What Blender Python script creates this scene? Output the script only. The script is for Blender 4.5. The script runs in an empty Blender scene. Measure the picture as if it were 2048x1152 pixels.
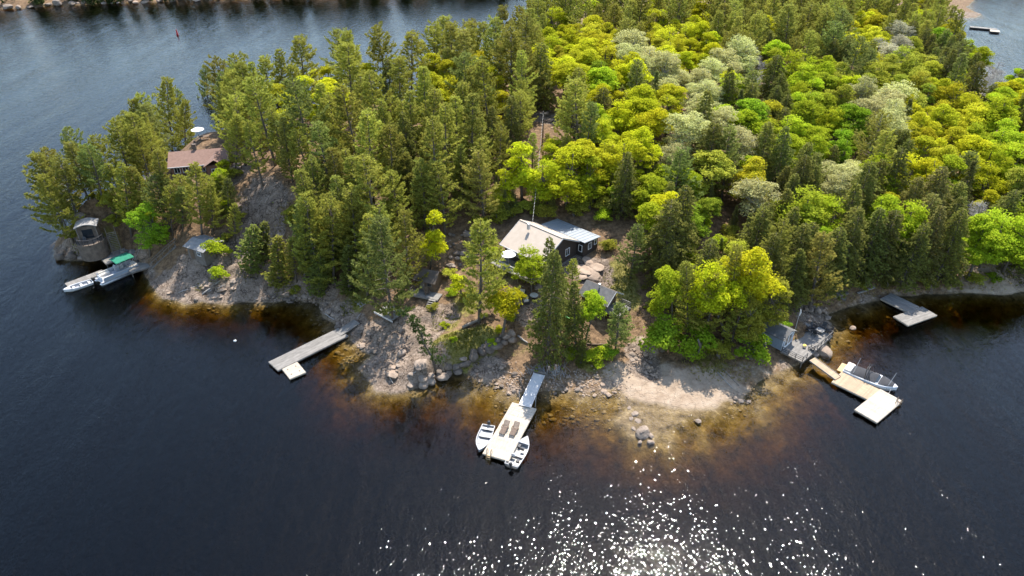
import bpy, bmesh, math, random
import numpy as np
from mathutils import Vector, Matrix

# ------------------------------------------------------------------ camera, sky, sun, exposure
scene = bpy.context.scene
col = scene.collection
R = math.radians
FPX, PITCH, CAMH = 1384.0, R(33.0), 58.0        # focal length in photo pixels, downward tilt, drone height
SUN_EL, SUN_AZ = R(59.5), R(17.0)               # sun ahead of the drone and a little to the right

cam_d = bpy.data.cameras.new('camera')
cam_d.sensor_width = 36.0
cam_d.lens = 36.0 * FPX / 2048.0
cam_d.clip_end = 6000.0
cam = bpy.data.objects.new('camera', cam_d)
col.objects.link(cam)
cam.location = (0, 0, CAMH)
cam.rotation_euler = (R(90) - PITCH, 0, 0)
scene.camera = cam

world = bpy.data.worlds.new('World')
scene.world = world
world.use_nodes = True
wn = world.node_tree
bg = wn.nodes['Background']
sky = wn.nodes.new('ShaderNodeTexSky')
sky.sky_type = 'NISHITA'
sky.sun_disc = False
sky.sun_elevation = SUN_EL
sky.sun_rotation = SUN_AZ
sky.air_density = 1.4
sky.dust_density = 1.0
sky.ozone_density = 2.5
wn.links.new(sky.outputs[0], bg.inputs[0])
bg.inputs[1].default_value = 0.15

sun_d = bpy.data.lights.new('sun', 'SUN')
sun_d.energy = 4.4
sun_d.angle = R(0.53)
sun_d.color = (1.0, 0.95, 0.87)
sun = bpy.data.objects.new('sun', sun_d)
col.objects.link(sun)
to_sun = Vector((math.sin(SUN_AZ) * math.cos(SUN_EL), math.cos(SUN_AZ) * math.cos(SUN_EL), math.sin(SUN_EL)))
sun.rotation_euler = to_sun.to_track_quat('Z', 'Y').to_euler()

scene.view_settings.view_transform = 'Standard'
scene.view_settings.look = 'None'
scene.view_settings.exposure = 1.08
scene.view_settings.gamma = 1.0
scene.view_settings.use_curve_mapping = False
scene.render.engine = 'CYCLES'
scene.cycles.max_bounces = 10
scene.cycles.transparent_max_bounces = 8
scene.cycles.diffuse_bounces = 6
scene.cycles.glossy_bounces = 3
scene.cycles.volume_bounces = 0
scene.cycles.caustics_reflective = False
scene.cycles.caustics_refractive = False
scene.cycles.use_denoising = True
scene.cycles.denoising_input_passes = 'RGB_ALBEDO_NORMAL'
scene.cycles.denoising_prefilter = 'ACCURATE'

# ------------------------------------------------------------------ surveying helpers: photo pixel + height -> metres
CP, SP = math.cos(PITCH), math.sin(PITCH)

def g(px, py, z=0.0):
    u = (576 - py) / FPX
    dy, dz = CP + u * SP, -SP + u * CP
    t = (z - CAMH) / dz
    return Vector(((px - 1024) / FPX * t, dy * t, z))

def gd(px, depth, z=0.0):
    return Vector(((px - 1024) / FPX * (depth * CP + (CAMH - z) * SP), depth, z))

def proj(x, y, z):
    zc = y * CP + (CAMH - z) * SP
    up = y * SP - (CAMH - z) * CP
    return 1024 + FPX * x / zc, 576 - FPX * up / zc

def z_at(py, y):
    u = (576 - py) / FPX
    return CAMH - y * (SP - u * CP) / (CP + u * SP)

rng = np.random.default_rng(7)
rnd = random.Random(11)

# ------------------------------------------------------------------ noise in numpy
def _hash(ix, iy, seed):
    h = (ix.astype(np.int64) * 374761393 + iy.astype(np.int64) * 668265263 + seed * 1442695041) & 0x7fffffff
    h = ((h ^ (h >> 13)) * 1274126177) & 0x7fffffff
    return ((h ^ (h >> 16)) & 0xffff) / 65535.0

def vnoise(x, y, seed=0):
    ix, iy = np.floor(x), np.floor(y)
    fx, fy = x - ix, y - iy
    fx, fy = fx * fx * (3 - 2 * fx), fy * fy * (3 - 2 * fy)
    a, b = _hash(ix, iy, seed), _hash(ix + 1, iy, seed)
    c, d = _hash(ix, iy + 1, seed), _hash(ix + 1, iy + 1, seed)
    return (a + (b - a) * fx) * (1 - fy) + (c + (d - c) * fx) * fy - 0.5

def fbm(x, y, seed=0, octs=4, ridged=False):
    t, amp = 0.0, 1.0
    for o in range(octs):
        n = vnoise(x * 2 ** o + 13.7 * o, y * 2 ** o - 7.1 * o, seed + o)
        t = t + amp * ((0.5 - np.abs(n) * 2) if ridged else n)
        amp *= 0.5
    return t

# ------------------------------------------------------------------ mesh helpers
def np_mesh(name, verts, tris):
    """triangles from numpy arrays"""
    m = bpy.data.meshes.new(name)
    nv, nt = len(verts), len(tris)
    m.vertices.add(nv)
    m.vertices.foreach_set('co', np.asarray(verts, np.float32).ravel())
    k = tris.shape[1]
    m.loops.add(nt * k)
    m.loops.foreach_set('vertex_index', np.asarray(tris, np.int32).ravel())
    m.polygons.add(nt)
    m.polygons.foreach_set('loop_start', np.arange(0, nt * k, k, dtype=np.int32))
    m.update(calc_edges=True)
    m.validate()
    return m

class MB:
    def __init__(self):
        self.v, self.f = [], []
    def add(self, vs, fs):
        o = len(self.v)
        self.v += [tuple(p) for p in vs]
        self.f += [tuple(i + o for i in q) for q in fs]
        return self
    def box(self, cx, cy, cz, sx, sy, sz, rz=0.0, M=None):
        x, y, z = sx / 2, sy / 2, sz / 2
        P = [Vector(p) for p in ((-x, -y, -z), (x, -y, -z), (x, y, -z), (-x, y, -z), (-x, -y, z), (x, -y, z), (x, y, z), (-x, y, z))]
        mt = M if M else Matrix.Rotation(rz, 3, 'Z')
        P = [mt @ p + Vector((cx, cy, cz)) for p in P]
        return self.add(P, [(0, 3, 2, 1), (4, 5, 6, 7), (0, 1, 5, 4), (1, 2, 6, 5), (2, 3, 7, 6), (3, 0, 4, 7)])
    def beam(self, a, b, w, h, up=(0, 0, 1)):
        a, b = Vector(a), Vector(b)
        d = (b - a)
        L = d.length
        d.normalize()
        s = d.cross(Vector(up))
        if s.length < 1e-4:
            s = Vector((1, 0, 0))
        s.normalize()
        u = s.cross(d)
        M = Matrix((d, s, u)).transposed()
        c = (a + b) / 2
        return self.box(c.x, c.y, c.z, L, w, h, M=M)
    def tube(self, path, radii, n=8, cap=True):
        path = [Vector(p) for p in path]
        if not hasattr(radii, '__len__'):
            radii = [radii] * len(path)
        vs, fs = [], []
        prev = None
        for i, p in enumerate(path):
            d = (path[min(i + 1, len(path) - 1)] - path[max(i - 1, 0)])
            d.normalize()
            ref = prev if prev is not None else (Vector((1, 0, 0)) if abs(d.x) < .9 else Vector((0, 1, 0)))
            s = (ref - d * ref.dot(d))
            s.normalize()
            prev = s
            t = d.cross(s)
            for k in range(n):
                a = 2 * math.pi * k / n
                vs.append(p + (s * math.cos(a) + t * math.sin(a)) * radii[i])
        for i in range(len(path) - 1):
            for k in range(n):
                fs.append((i * n + k, i * n + (k + 1) % n, (i + 1) * n + (k + 1) % n, (i + 1) * n + k))
        if cap:
            fs.append(tuple(range(n - 1, -1, -1)))
            fs.append(tuple((len(path) - 1) * n + k for k in range(n)))
        return self.add(vs, fs)
    def cyl(self, x, y, z0, z1, r, r1=None, n=12):
        return self.tube([(x, y, z0), (x, y, z1)], [r, r if r1 is None else r1], n)
    def prism(self, pts, z0, z1):
        """vertical extrusion of a plan outline (counter-clockwise)"""
        n = len(pts)
        vs = [(p[0], p[1], z0) for p in pts] + [(p[0], p[1], z1) for p in pts]
        fs = [tuple(range(n - 1, -1, -1)), tuple(range(n, 2 * n))]
        fs += [(i, (i + 1) % n, (i + 1) % n + n, i + n) for i in range(n)]
        return self.add(vs, fs)
    def slab(self, quad, th):
        """a sloping panel of given thickness from four corner points (top surface)"""
        q = [Vector(p) for p in quad]
        nrm = (q[1] - q[0]).cross(q[3] - q[0])
        nrm.normalize()
        if nrm.z < 0:
            q.reverse()
            nrm = -nrm
        lo = [p - nrm * th for p in q]
        return self.add(q + lo, [(0, 1, 2, 3), (7, 6, 5, 4), (0, 4, 5, 1), (1, 5, 6, 2), (2, 6, 7, 3), (3, 7, 4, 0)])
    def mesh(self, name):
        m = bpy.data.meshes.new(name)
        m.from_pydata(self.v, [], self.f)
        m.update()
        return m
    def build(self, name, mat, parent=None, smooth=False, kind=None, label=None):
        o = bpy.data.objects.new(name, self.mesh(name))
        o.data.materials.append(MAT[mat] if isinstance(mat, str) else mat)
        if smooth:
            o.data.polygons.foreach_set('use_smooth', [True] * len(o.data.polygons))
        col.objects.link(o)
        if parent:
            o.parent = parent
        if kind:
            o['kind'] = kind
        if label:
            o['label'] = label
        return o

def thing(name, label, cat, loc=(0, 0, 0), rz=0.0, group=None):
    o = bpy.data.objects.new(name, None)
    o.empty_display_size = 0.3
    col.objects.link(o)
    o.location = loc
    o.rotation_euler = (0, 0, rz)
    return tag(o, label, cat, group)

def tag(o, label, cat, group=None, kind=None):
    o['label'] = label
    if cat:
        o['category'] = cat
    if group:
        o['group'] = group
    if kind:
        o['kind'] = kind
    return o

def copy_tree(o, parent=None):
    c = o.copy()
    col.objects.link(c)
    c.parent = parent
    for ch in o.children:
        copy_tree(ch, c)
    return c

# ------------------------------------------------------------------ materials
MAT = {}

def nodes_of(name):
    m = bpy.data.materials.new(name)
    m.use_nodes = True
    nt = m.node_tree
    return m, nt, nt.nodes['Principled BSDF']

def mat_plain(name, c1, c2=None, rough=0.8, scale=3.0, metal=0.0, bump=0.0, bscale=20.0, island=0.0, stretch=(1, 1, 1), spec=0.5, detail=6.0):
    """two-tone procedural noise colour with optional per-piece variation and fine relief"""
    m, nt, b = nodes_of(name)
    L = nt.links.new
    tc = nt.nodes.new('ShaderNodeTexCoord')
    mp = nt.nodes.new('ShaderNodeMapping')
    mp.inputs['Scale'].default_value = stretch
    L(tc.outputs['Object'], mp.inputs[0])
    nz = nt.nodes.new('ShaderNodeTexNoise')
    nz.inputs['Scale'].default_value = scale
    nz.inputs['Detail'].default_value = detail
    nz.inputs['Roughness'].default_value = 0.65
    L(mp.outputs[0], nz.inputs[0])
    cr = nt.nodes.new('ShaderNodeValToRGB')
    cr.color_ramp.elements[0].position = 0.32
    cr.color_ramp.elements[1].position = 0.68
    cr.color_ramp.elements[0].color = (*c1, 1)
    cr.color_ramp.elements[1].color = (*(c2 or c1), 1)
    L(nz.outputs[0], cr.inputs[0])
    out = cr.outputs[0]
    if island > 0:
        ge = nt.nodes.new('ShaderNodeNewGeometry')
        mr = nt.nodes.new('ShaderNodeMapRange')
        mr.inputs['To Min'].default_value = 1 - island
        mr.inputs['To Max'].default_value = 1 + island
        L(ge.outputs['Random Per Island'], mr.inputs[0])
        mx = nt.nodes.new('ShaderNodeMix')
        mx.data_type = 'RGBA'
        mx.blend_type = 'MULTIPLY'
        mx.inputs[0].default_value = 1
        L(out, mx.inputs['A'])
        L(mr.outputs[0], mx.inputs['B'])
        out = mx.outputs['Result']
    L(out, b.inputs['Base Color'])
    b.inputs['Roughness'].default_value = rough
    b.inputs['Metallic'].default_value = metal
    b.inputs['Specular IOR Level'].default_value = spec
    if bump > 0:
        n2 = nt.nodes.new('ShaderNodeTexNoise')
        n2.inputs['Scale'].default_value = bscale
        n2.inputs['Detail'].default_value = 5
        L(mp.outputs[0], n2.inputs[0])
        bp = nt.nodes.new('ShaderNodeBump')
        bp.inputs['Strength'].default_value = 1.0
        bp.inputs['Distance'].default_value = bump
        L(n2.outputs[0], bp.inputs['Height'])
        L(bp.outputs[0], b.inputs['Normal'])
    MAT[name] = m
    return m

mat_plain('new_wood', (.31, .22, .135), (.40, .295, .19), .75, 1.2, island=.13, stretch=(1, 5, 1))
mat_plain('pale_wood', (.33, .275, .215), (.47, .41, .335), .75, 1.5, island=.13, stretch=(1, 5, 1))
mat_plain('grey_wood', (.15, .137, .122), (.25, .23, .208), .85, 1.2, island=.14, stretch=(1, 4, 1))
mat_plain('old_wood', (.12, .102, .085), (.21, .18, .155), .9, 2.0, island=.2)
mat_plain('brown_wood', (.10, .065, .04), (.17, .115, .075), .8, 2.5, island=.2)
mat_plain('driftwood', (.24, .215, .19), (.36, .325, .295), .85, 4)
mat_plain('log_bark', (.16, .13, .105), (.28, .24, .20), .9, 5, bump=.02)
mat_plain('dark_siding', (.030, .023, .020), (.052, .040, .034), .75, 3)
mat_plain('tan_roof', (.385, .312, .243), (.445, .368, .292), .7, 1.2)
mat_plain('metal_roof', (.26, .285, .31), (.32, .345, .37), .45, 1.0, metal=.3)
mat_plain('red_roof', (.185, .108, .082), (.245, .148, .112), .9, 2.5, bump=.01)
mat_plain('grey_roof', (.085, .082, .08), (.145, .14, .135), .9, 2.0, bump=.01)
mat_plain('moss_roof', (.07, .056, .045), (.13, .10, .078), .9, 1.3, bump=.01)
mat_plain('silver_roof', (.17, .165, .16), (.25, .245, .235), .85, 2.0, bump=.01)
mat_plain('slate_siding', (.23, .28, .35), (.28, .335, .41), .75, 3)
mat_plain('white_paint', (.74, .74, .74), (.80, .80, .80), .55, 3)
mat_plain('offwhite', (.46, .44, .42), (.55, .53, .51), .6, 3)
mat_plain('foundation', (.13, .118, .108), (.20, .182, .168), .9, 4, bump=.01)
mat_plain('concrete', (.22, .205, .19), (.30, .285, .265), .9, 2, bump=.005)
mat_plain('cottage_wall', (.20, .10, .065), (.27, .14, .09), .85, 3)
mat_plain('black_metal', (.016, .016, .018), (.025, .025, .027), .45, 5)
mat_plain('dark_plastic', (.028, .028, .032), (.05, .05, .055), .6, 5)
mat_plain('black_canvas', (.020, .020, .024), (.036, .036, .042), .85, 3)
mat_plain('aluminium', (.50, .51, .53), (.62, .63, .65), .42, 3, metal=.55)
mat_plain('boat_white', (.72, .72, .73), (.80, .80, .80), .3, 3)
mat_plain('boat_grey', (.33, .33, .35), (.45, .45, .46), .7, 6)
mat_plain('boat_blue', (.26, .34, .44), (.32, .40, .50), .35, 3)
mat_plain('green_canvas', (.006, .13, .075), (.012, .19, .11), .85, 2)
mat_plain('vinyl_cream', (.55, .50, .43), (.68, .63, .56), .6, 3)
mat_plain('teak', (.42, .27, .13), (.52, .35, .18), .7, 6, island=.1)
mat_plain('brown_sling', (.105, .07, .05), (.16, .11, .08), .75, 5, island=.1)
mat_plain('white_canvas', (.70, .69, .67), (.80, .79, .77), .85, 2)
mat_plain('red_paint', (.45, .03, .03), (.55, .05, .05), .5, 4)
mat_plain('green_plastic', (.08, .42, .06), (.12, .5, .09), .4, 3)
mat_plain('blue_plastic', (.03, .10, .32), (.05, .14, .40), .4, 3)
mat_plain('yellow_plastic', (.62, .42, .03), (.72, .5, .05), .4, 3)
mat_plain('bark', (.085, .068, .055), (.16, .135, .11), .95, 5)
mat_plain('pale_bark', (.33, .31, .27), (.46, .44, .39), .9, 5)
mat_plain('grey_twig', (.30, .285, .275), (.42, .40, .385), .9, 5)
mat_plain('black_wire', (.02, .02, .02), (.03, .03, .03), .6, 5)
mat_plain('stone', (.17, .127, .097), (.32, .25, .195), .9, 1.6, bump=.05, bscale=5)
mat_plain('dark_stone', (.085, .064, .049), (.195, .152, .118), .9, 1.4, bump=.06, bscale=4)
mat_plain('pink_stone', (.225, .16, .115), (.375, .28, .205), .9, 1.2, bump=.05, bscale=4)

# window glass: dark glossy pane
m, nt, b = nodes_of('glass')
b.inputs['Base Color'].default_value = (.02, .025, .03, 1)
b.inputs['Roughness'].default_value = .06
MAT['glass'] = m

def mat_leaf(name, trans=0.35, hue=.05, val=.35, rough=.6):
    """foliage: colour from the object, varied per leaf, per clump and per tree, partly translucent"""
    m = bpy.data.materials.new(name)
    m.use_nodes = True
    nt = m.node_tree
    nt.nodes.remove(nt.nodes['Principled BSDF'])
    out = nt.nodes['Material Output']
    L = nt.links.new
    oi = nt.nodes.new('ShaderNodeObjectInfo')
    ge = nt.nodes.new('ShaderNodeNewGeometry')
    tc = nt.nodes.new('ShaderNodeTexCoord')
    nz = nt.nodes.new('ShaderNodeTexNoise')
    nz.inputs['Scale'].default_value = .8
    nz.inputs['Detail'].default_value = 3
    L(tc.outputs['Object'], nz.inputs[0])
    def rng_node(src, lo, hi):
        r = nt.nodes.new('ShaderNodeMapRange')
        r.inputs['To Min'].default_value = lo
        r.inputs['To Max'].default_value = hi
        L(src, r.inputs[0])
        return r.outputs[0]
    def mul(a, b_):
        n = nt.nodes.new('ShaderNodeMath')
        n.operation = 'MULTIPLY'
        L(a, n.inputs[0])
        L(b_, n.inputs[1])
        return n.outputs[0]
    v = mul(mul(rng_node(ge.outputs['Random Per Island'], 1 - val, 1 + val), rng_node(nz.outputs[0], .72, 1.28)), rng_node(oi.outputs['Random'], .84, 1.16))
    hs = nt.nodes.new('ShaderNodeHueSaturation')
    ad = nt.nodes.new('ShaderNodeMath')
    ad.operation = 'ADD'
    L(rng_node(oi.outputs['Random'], .5 - hue * .2, .5 + hue * .6), ad.inputs[0])
    L(rng_node(nz.outputs[0], -hue * .6, hue * .6), ad.inputs[1])
    L(ad.outputs[0], hs.inputs['Hue'])
    L(v, hs.inputs['Value'])
    L(oi.outputs['Color'], hs.inputs['Color'])
    df = nt.nodes.new('ShaderNodeBsdfDiffuse')
    tr = nt.nodes.new('ShaderNodeBsdfTranslucent')
    mx = nt.nodes.new('ShaderNodeMixShader')
    mx.inputs[0].default_value = trans
    L(hs.outputs[0], df.inputs[0])
    L(hs.outputs[0], tr.inputs[0])
    L(df.outputs[0], mx.inputs[1])
    L(tr.outputs[0], mx.inputs[2])
    L(mx.outputs[0], out.inputs[0])
    MAT[name] = m

mat_leaf('leaves', .50, .024, .36)
mat_leaf('needles', .42, .025, .35)
# ------------------------------------------------------------------ terrain: shoreline, heights, ground cover
shore_px = [(108, 500), (106, 511), (128, 519), (160, 522), (188, 516), (206, 508), (232, 507), (258, 516), (282, 540), (300, 572), (325, 600), (352, 604),
    (375, 609), (405, 606), (440, 609), (480, 606), (520, 605), (560, 602), (600, 601), (636, 606), (640, 622), (652, 636), (672, 652), (692, 668), (706, 682),
    (722, 700), (744, 712), (730, 722), (720, 736), (728, 752), (738, 772), (746, 787), (768, 791), (795, 791), (822, 783), (845, 770), (872, 758), (900, 748),
    (926, 747), (945, 757), (970, 770), (1000, 774), (1012, 786), (1032, 789), (1075, 785), (1105, 778), (1140, 783), (1175, 789), (1205, 786), (1235, 779), (1255, 797), (1290, 807),
    (1330, 813), (1365, 819), (1400, 819), (1430, 813), (1455, 805), (1482, 808), (1494, 788), (1512, 772), (1540, 755), (1575, 738), (1598, 726), (1625, 713),
    (1648, 697), (1662, 682), (1668, 664), (1660, 646), (1648, 634), (1668, 626), (1690, 619), (1715, 611), (1745, 603), (1790, 592), (1820, 592), (1850, 590), (1900, 586),
    (1950, 587), (2000, 590), (2048, 585)]
shore = [g(*p) for p in shore_px]
N_FRONT = len(shore)
shore += [Vector(p) for p in ((92, 86, 0), (112, 92, 0), (140, 112, 0), (165, 135, 0))]
shore += [gd(2150, 158), gd(2048, 172), gd(1975, 190), gd(1915, 215), g(1884, 60), g(1900, 48), g(1940, 38), g(1985, 31), g(1945, 24), g(1952, 0)]
shore += [Vector((208, 345, 0)), Vector((215, 420, 0)), Vector((70, 430, 0))]
shore += [gd(1140, 330), gd(1075, 265), gd(1010, 200), gd(940, 180), gd(850, 167), gd(760, 156), gd(660, 152), gd(560, 151), gd(460, 150), gd(390, 149), gd(320, 137), gd(240, 119), gd(160, 111), gd(110, 104)]
POLY = np.array([(p.x, p.y) for p in shore])

def sdist(X, Y):
    """signed distance to the shore, positive on land"""
    P = np.stack([X.ravel(), Y.ravel()], 1)
    best = np.full(len(P), 1e9)
    inside = np.zeros(len(P), bool)
    for i in range(len(POLY)):
        a, b = POLY[i], POLY[(i + 1) % len(POLY)]
        d = b - a
        t = np.clip(((P - a) @ d) / (d @ d + 1e-9), 0, 1)
        q = a + t[:, None] * d
        best = np.minimum(best, np.hypot(P[:, 0] - q[:, 0], P[:, 1] - q[:, 1]))
        if a[1] != b[1]:
            c = (a[1] > P[:, 1]) != (b[1] > P[:, 1])
            xi = a[0] + (P[:, 1] - a[1]) / (b[1] - a[1]) * d[0]
            inside ^= c & (P[:, 0] < xi)
    return np.where(inside, best, -best).reshape(X.shape)

ctrl = [ # photo pixel and ground height there
 (150, 490, 3.6), (175, 480, 4.6), (185, 452, 5.0), (205, 470, 4.6), (222, 466, 4.4), (228, 494, 1.4), (258, 500, 1.0), (300, 540, .6), (280, 490, 3.2), (300, 440, 6.0), (240, 420, 6.0),
 (330, 560, 1.0), (310, 525, 1.6), (345, 505, 3.6), (395, 503, 4.4), (430, 500, 4.4), (400, 470, 5.2), (330, 430, 7.0), (390, 352, 9.6), (450, 350, 9.8), (335, 350, 9.4), (400, 275, 9.6), (430, 262, 9.4),
 (380, 420, 7.6), (450, 430, 7.0), (480, 370, 10.2), (540, 360, 12.0), (505, 400, 8.8), (545, 410, 9.4), (520, 440, 7.2), (560, 450, 7.0), (545, 475, 5.0), (470, 500, 4.0), (440, 540, 2.4), (380, 560, 1.6), (420, 580, 1.1), (480, 585, 1.2), (500, 560, 2.2),
 (560, 560, 2.2), (560, 590, 1.0), (600, 560, 2.4), (620, 585, 1.2), (650, 585, 1.8), (600, 500, 5.4), (660, 540, 3.2), (690, 600, 1.6), (720, 620, 1.5), (760, 640, 1.7), (790, 640, 2.0), (830, 600, 3.0), (860, 585, 3.5), (700, 450, 8.0), (800, 520, 5.0),
 (900, 540, 4.8), (900, 620, 3.0), (830, 650, 2.0), (870, 660, 2.2), (780, 690, 1.1), (760, 740, .7), (800, 755, .9), (800, 720, 1.2), (850, 710, 1.9), (845, 745, 1.5), (895, 715, 2.3), (930, 690, 2.6), (985, 672, 2.7), (915, 738, .6), (955, 718, .7), (1010, 700, .9), (1020, 735, .7),
 (960, 640, 3.1), (1000, 600, 4.0), (1040, 600, 4.2), (1040, 540, 5.3), (1000, 530, 5.4), (1090, 560, 5.0), (1120, 540, 5.3), (1160, 525, 5.6), (1190, 500, 6.2), (1120, 470, 7.0), (1050, 460, 7.2), (980, 480, 6.2), (1100, 600, 4.3), (1180, 560, 4.7), (1200, 590, 4.2), (1250, 600, 3.7),
 (1100, 660, 2.6), (1160, 660, 2.7), (1200, 680, 2.2), (1100, 710, 1.4), (1060, 730, 1.0), (1100, 750, .7), (1180, 740, .9), (1250, 690, 1.7), (1270, 640, 2.8), (1290, 720, 1.0), (1330, 750, .75), (1330, 785, .3), (1400, 780, .4), (1250, 770, .35), (1400, 700, 1.4), (1450, 650, 2.2), (1400, 600, 3.4), (1500, 700, 1.3), (1560, 690, .9),
 (1600, 690, .7), (1620, 650, 1.0), (1570, 640, 1.8), (1600, 600, 2.2), (1650, 590, 1.6), (1700, 570, 1.8), (1800, 560, 1.4), (1900, 555, 1.3), (2000, 545, 1.8), (2040, 520, 2.6), (1850, 520, 3.0), (1700, 500, 4.0), (1550, 540, 4.0), (1300, 540, 5.2), (1400, 500, 6.0), (1264, 556, 4.8),
 (1100, 400, 9.5), (1000, 400, 9.5), (900, 430, 8.5), (800, 400, 10), (700, 350, 11.5), (620, 300, 12), (700, 200, 11.5), (850, 250, 13), (950, 150, 12.5), (1100, 225, 14), (1100, 300, 12), (1200, 350, 11), (1300, 300, 11), (1300, 420, 8), (1500, 300, 9), (1500, 420, 6.5),
 (1700, 300, 7), (1700, 420, 5), (1900, 400, 4.5), (1900, 250, 6), (1500, 150, 10), (1700, 120, 7), (1850, 80, 4), (1300, 100, 12), (1100, 60, 12), (1500, 30, 9), (560, 250, 11.5), (480, 290, 10.5), (300, 360, 7.5), (220, 380, 5.5)]
cpts = [(g(p[0], p[1], p[2]).x, g(p[0], p[1], p[2]).y, p[2]) for p in ctrl]
for i in range(len(POLY)):
    a, b = POLY[i], POLY[(i + 1) % len(POLY)]
    n = max(1, int(np.hypot(*(b - a)) / 5))
    for k in range(n):
        q = a + (b - a) * k / n
        cpts.append((q[0], q[1], 0.05))
cpts = np.array(cpts)
D = np.hypot(cpts[:, None, 0] - cpts[None, :, 0], cpts[:, None, 1] - cpts[None, :, 1])
wts = np.linalg.solve(D + np.eye(len(cpts)) * 0.4, cpts[:, 2] - 4.0)

def rbf(X, Y):
    out = np.full(X.size, 4.0)
    x, y = X.ravel(), Y.ravel()
    for i in range(0, len(cpts), 64):
        c = cpts[i:i + 64]
        out += np.hypot(x[:, None] - c[None, :, 0], y[:, None] - c[None, :, 1]) @ wts[i:i + 64]
    return out.reshape(X.shape)

def axis(lo, a, b, hi, fine, growth):
    mid = list(np.arange(a, b + 1e-6, fine))
    s, p = fine, a
    left = []
    while p > lo:
        s *= growth
        p -= s
        left.append(p)
    s, p = fine, b
    right = []
    while p < hi:
        s *= growth
        p += s
        right.append(p)
    return np.array(left[::-1] + mid + right)

GX = axis(-420, -84, 90, 420, .42, 1.06)
GY = axis(-40, 50, 112, 480, .42, 1.035)
XX, YY = np.meshgrid(GX, GY)
SD = sdist(XX, YY) + fbm(XX * .45, YY * .45, 3, 3) * .9 * np.clip(1 - np.abs(XX) / 300, 0, 1)

def spots(lst):
    """soft mask: list of (px, py, z, radius in metres, weight)"""
    out = np.zeros_like(XX)
    for px, py, z, r, w in lst:
        c = g(px, py, z)
        d = np.hypot(XX - c.x, YY - c.y) / r
        out = np.maximum(out, w * np.clip(1.5 - d, 0, 1) / .5 if False else w * np.clip((1.35 - d) / .7, 0, 1))
    return out

rock = spots([(120, 512, 1, 4, 1), (160, 505, 2, 5, 1), (190, 495, 3, 4, 1), (320, 580, .6, 4, 1), (360, 560, 1.5, 4, 1), (400, 590, .8, 5, 1), (440, 585, .8, 5, 1), (490, 590, .8, 5, 1), (400, 550, 2, 4, 1), (440, 530, 2.6, 4, 1),
    (460, 510, 3.5, 3.2, 1), (510, 400, 9, 3.6, 1), (520, 430, 7.5, 3.6, 1), (530, 455, 6, 3.2, 1), (545, 400, 10, 3, 1), (545, 475, 5, 2.5, .9), (540, 590, 1, 3.5, .9), (590, 590, 1, 3, .9), (640, 595, 1, 3, .9), (670, 630, .8, 3, .9),
    (470, 345, 10, 3.5, 1), (455, 365, 9.6, 2.5, 1), (400, 265, 9.5, 4, .8), (700, 655, .8, 3, 1), (750, 690, .8, 5, 1), (780, 740, .8, 6, 1), (800, 770, .8, 4, 1), (760, 765, .5, 4, 1), (830, 740, 1.2, 4, 1), (850, 650, 2.1, 3.5, 1), (880, 625, 3, 2.5, .9), (820, 690, 1.5, 4, 1),
    (1180, 545, 5, 3.2, 1), (1150, 540, 5.2, 2.5, 1), (1060, 620, 3.6, 3, .9), (1110, 590, 4.4, 2.5, .8), (980, 735, .8, 3, .7), (1290, 730, .9, 2.5, .8), (1270, 700, 1.4, 2, .8), (1630, 640, .9, 3, 1), (1625, 620, 1.2, 2.5, 1), (1105, 235, 13.6, 4, .9), (2030, 535, 2, 3, 1), (1930, 35, .4, 14, .9)])
sand = spots([(1330, 790, .3, 5.5, 1), (1290, 770, .4, 4, 1), (1390, 795, .3, 5, 1), (1440, 785, .3, 4, .9), (1250, 760, .5, 3.5, .8), (1500, 740, .6, 5, .45), (1290, 690, 1.7, 2.2, .6), (1700, 612, .4, 4, .35), (1760, 594, .6, 4, .4), (1830, 590, .6, 4, .45), (1920, 584, .6, 4, .45), (2010, 582, .8, 6, .9), (1810, 555, 1.5, 1.6, .9), (980, 760, .4, 2.5, .5), (1100, 770, .3, 4, .4), (1180, 775, .3, 4, .4)])
grass = spots([(900, 700, 2.4, 3, 1), (930, 685, 2.6, 3, 1), (960, 675, 2.8, 2.5, .9), (890, 640, 2.9, 2.5, .6), (700, 612, 1.6, 2, .9), (725, 600, 1.7, 1.6, .8), (1000, 545, 5, 4, .5), (1240, 560, 4.8, 3, .8), (1250, 590, 4.1, 2.6, .8), (1235, 545, 5.2, 2.4, .8),
    (570, 575, 1.8, 2, .9), (400, 575, 1.3, 1.2, .7), (640, 590, 1.4, 1.4, .5), (200, 455, 5, 2.5, .6), (155, 480, 4, 2.0, .8), (1180, 720, 1.4, 2.0, .7), (1040, 700, 1.0, 2, .4), (1420, 720, 1, 3, .5), (1380, 700, 1.3, 2.5, .4), (2020, 545, 1.6, 2.5, .8), (940, 600, 3.8, 3, .6), (880, 560, 4, 3, .3)])
n1 = fbm(XX * .5, YY * .5, 21, 4)
n2 = fbm(XX * 1.6, YY * 1.6, 31, 3)
rock = np.clip(rock + n1 * .7 * (rock > .02), 0, 1)
near = np.clip(1.6 - np.abs(SD) / 1.6, 0, 1) * (SD > -2)
rock = np.maximum(rock, near * np.clip(.55 + n1 * 1.2, 0, 1) * (1 - sand))
HZ = rbf(XX, YY)
land = np.clip(HZ, .03 * np.clip(SD, 0, 40), None)
land = np.minimum(land, .06 + 1.9 * np.clip(SD, 0, None))
land = land * np.clip(SD / .5, 0, 1) ** .6
hill = np.clip((SD - 1) / 6, 0, 1)
crag = fbm(XX * .28 + 5, YY * .28 + YY * .1, 41, 5, ridged=True) - .45
steps = (np.floor((XX * .35 + YY * .55 + fbm(XX * .2, YY * .2, 9, 3) * 4)) % 2 - .5)
land = land + hill * fbm(XX * .12, YY * .12, 51, 4) * 1.0
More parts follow.
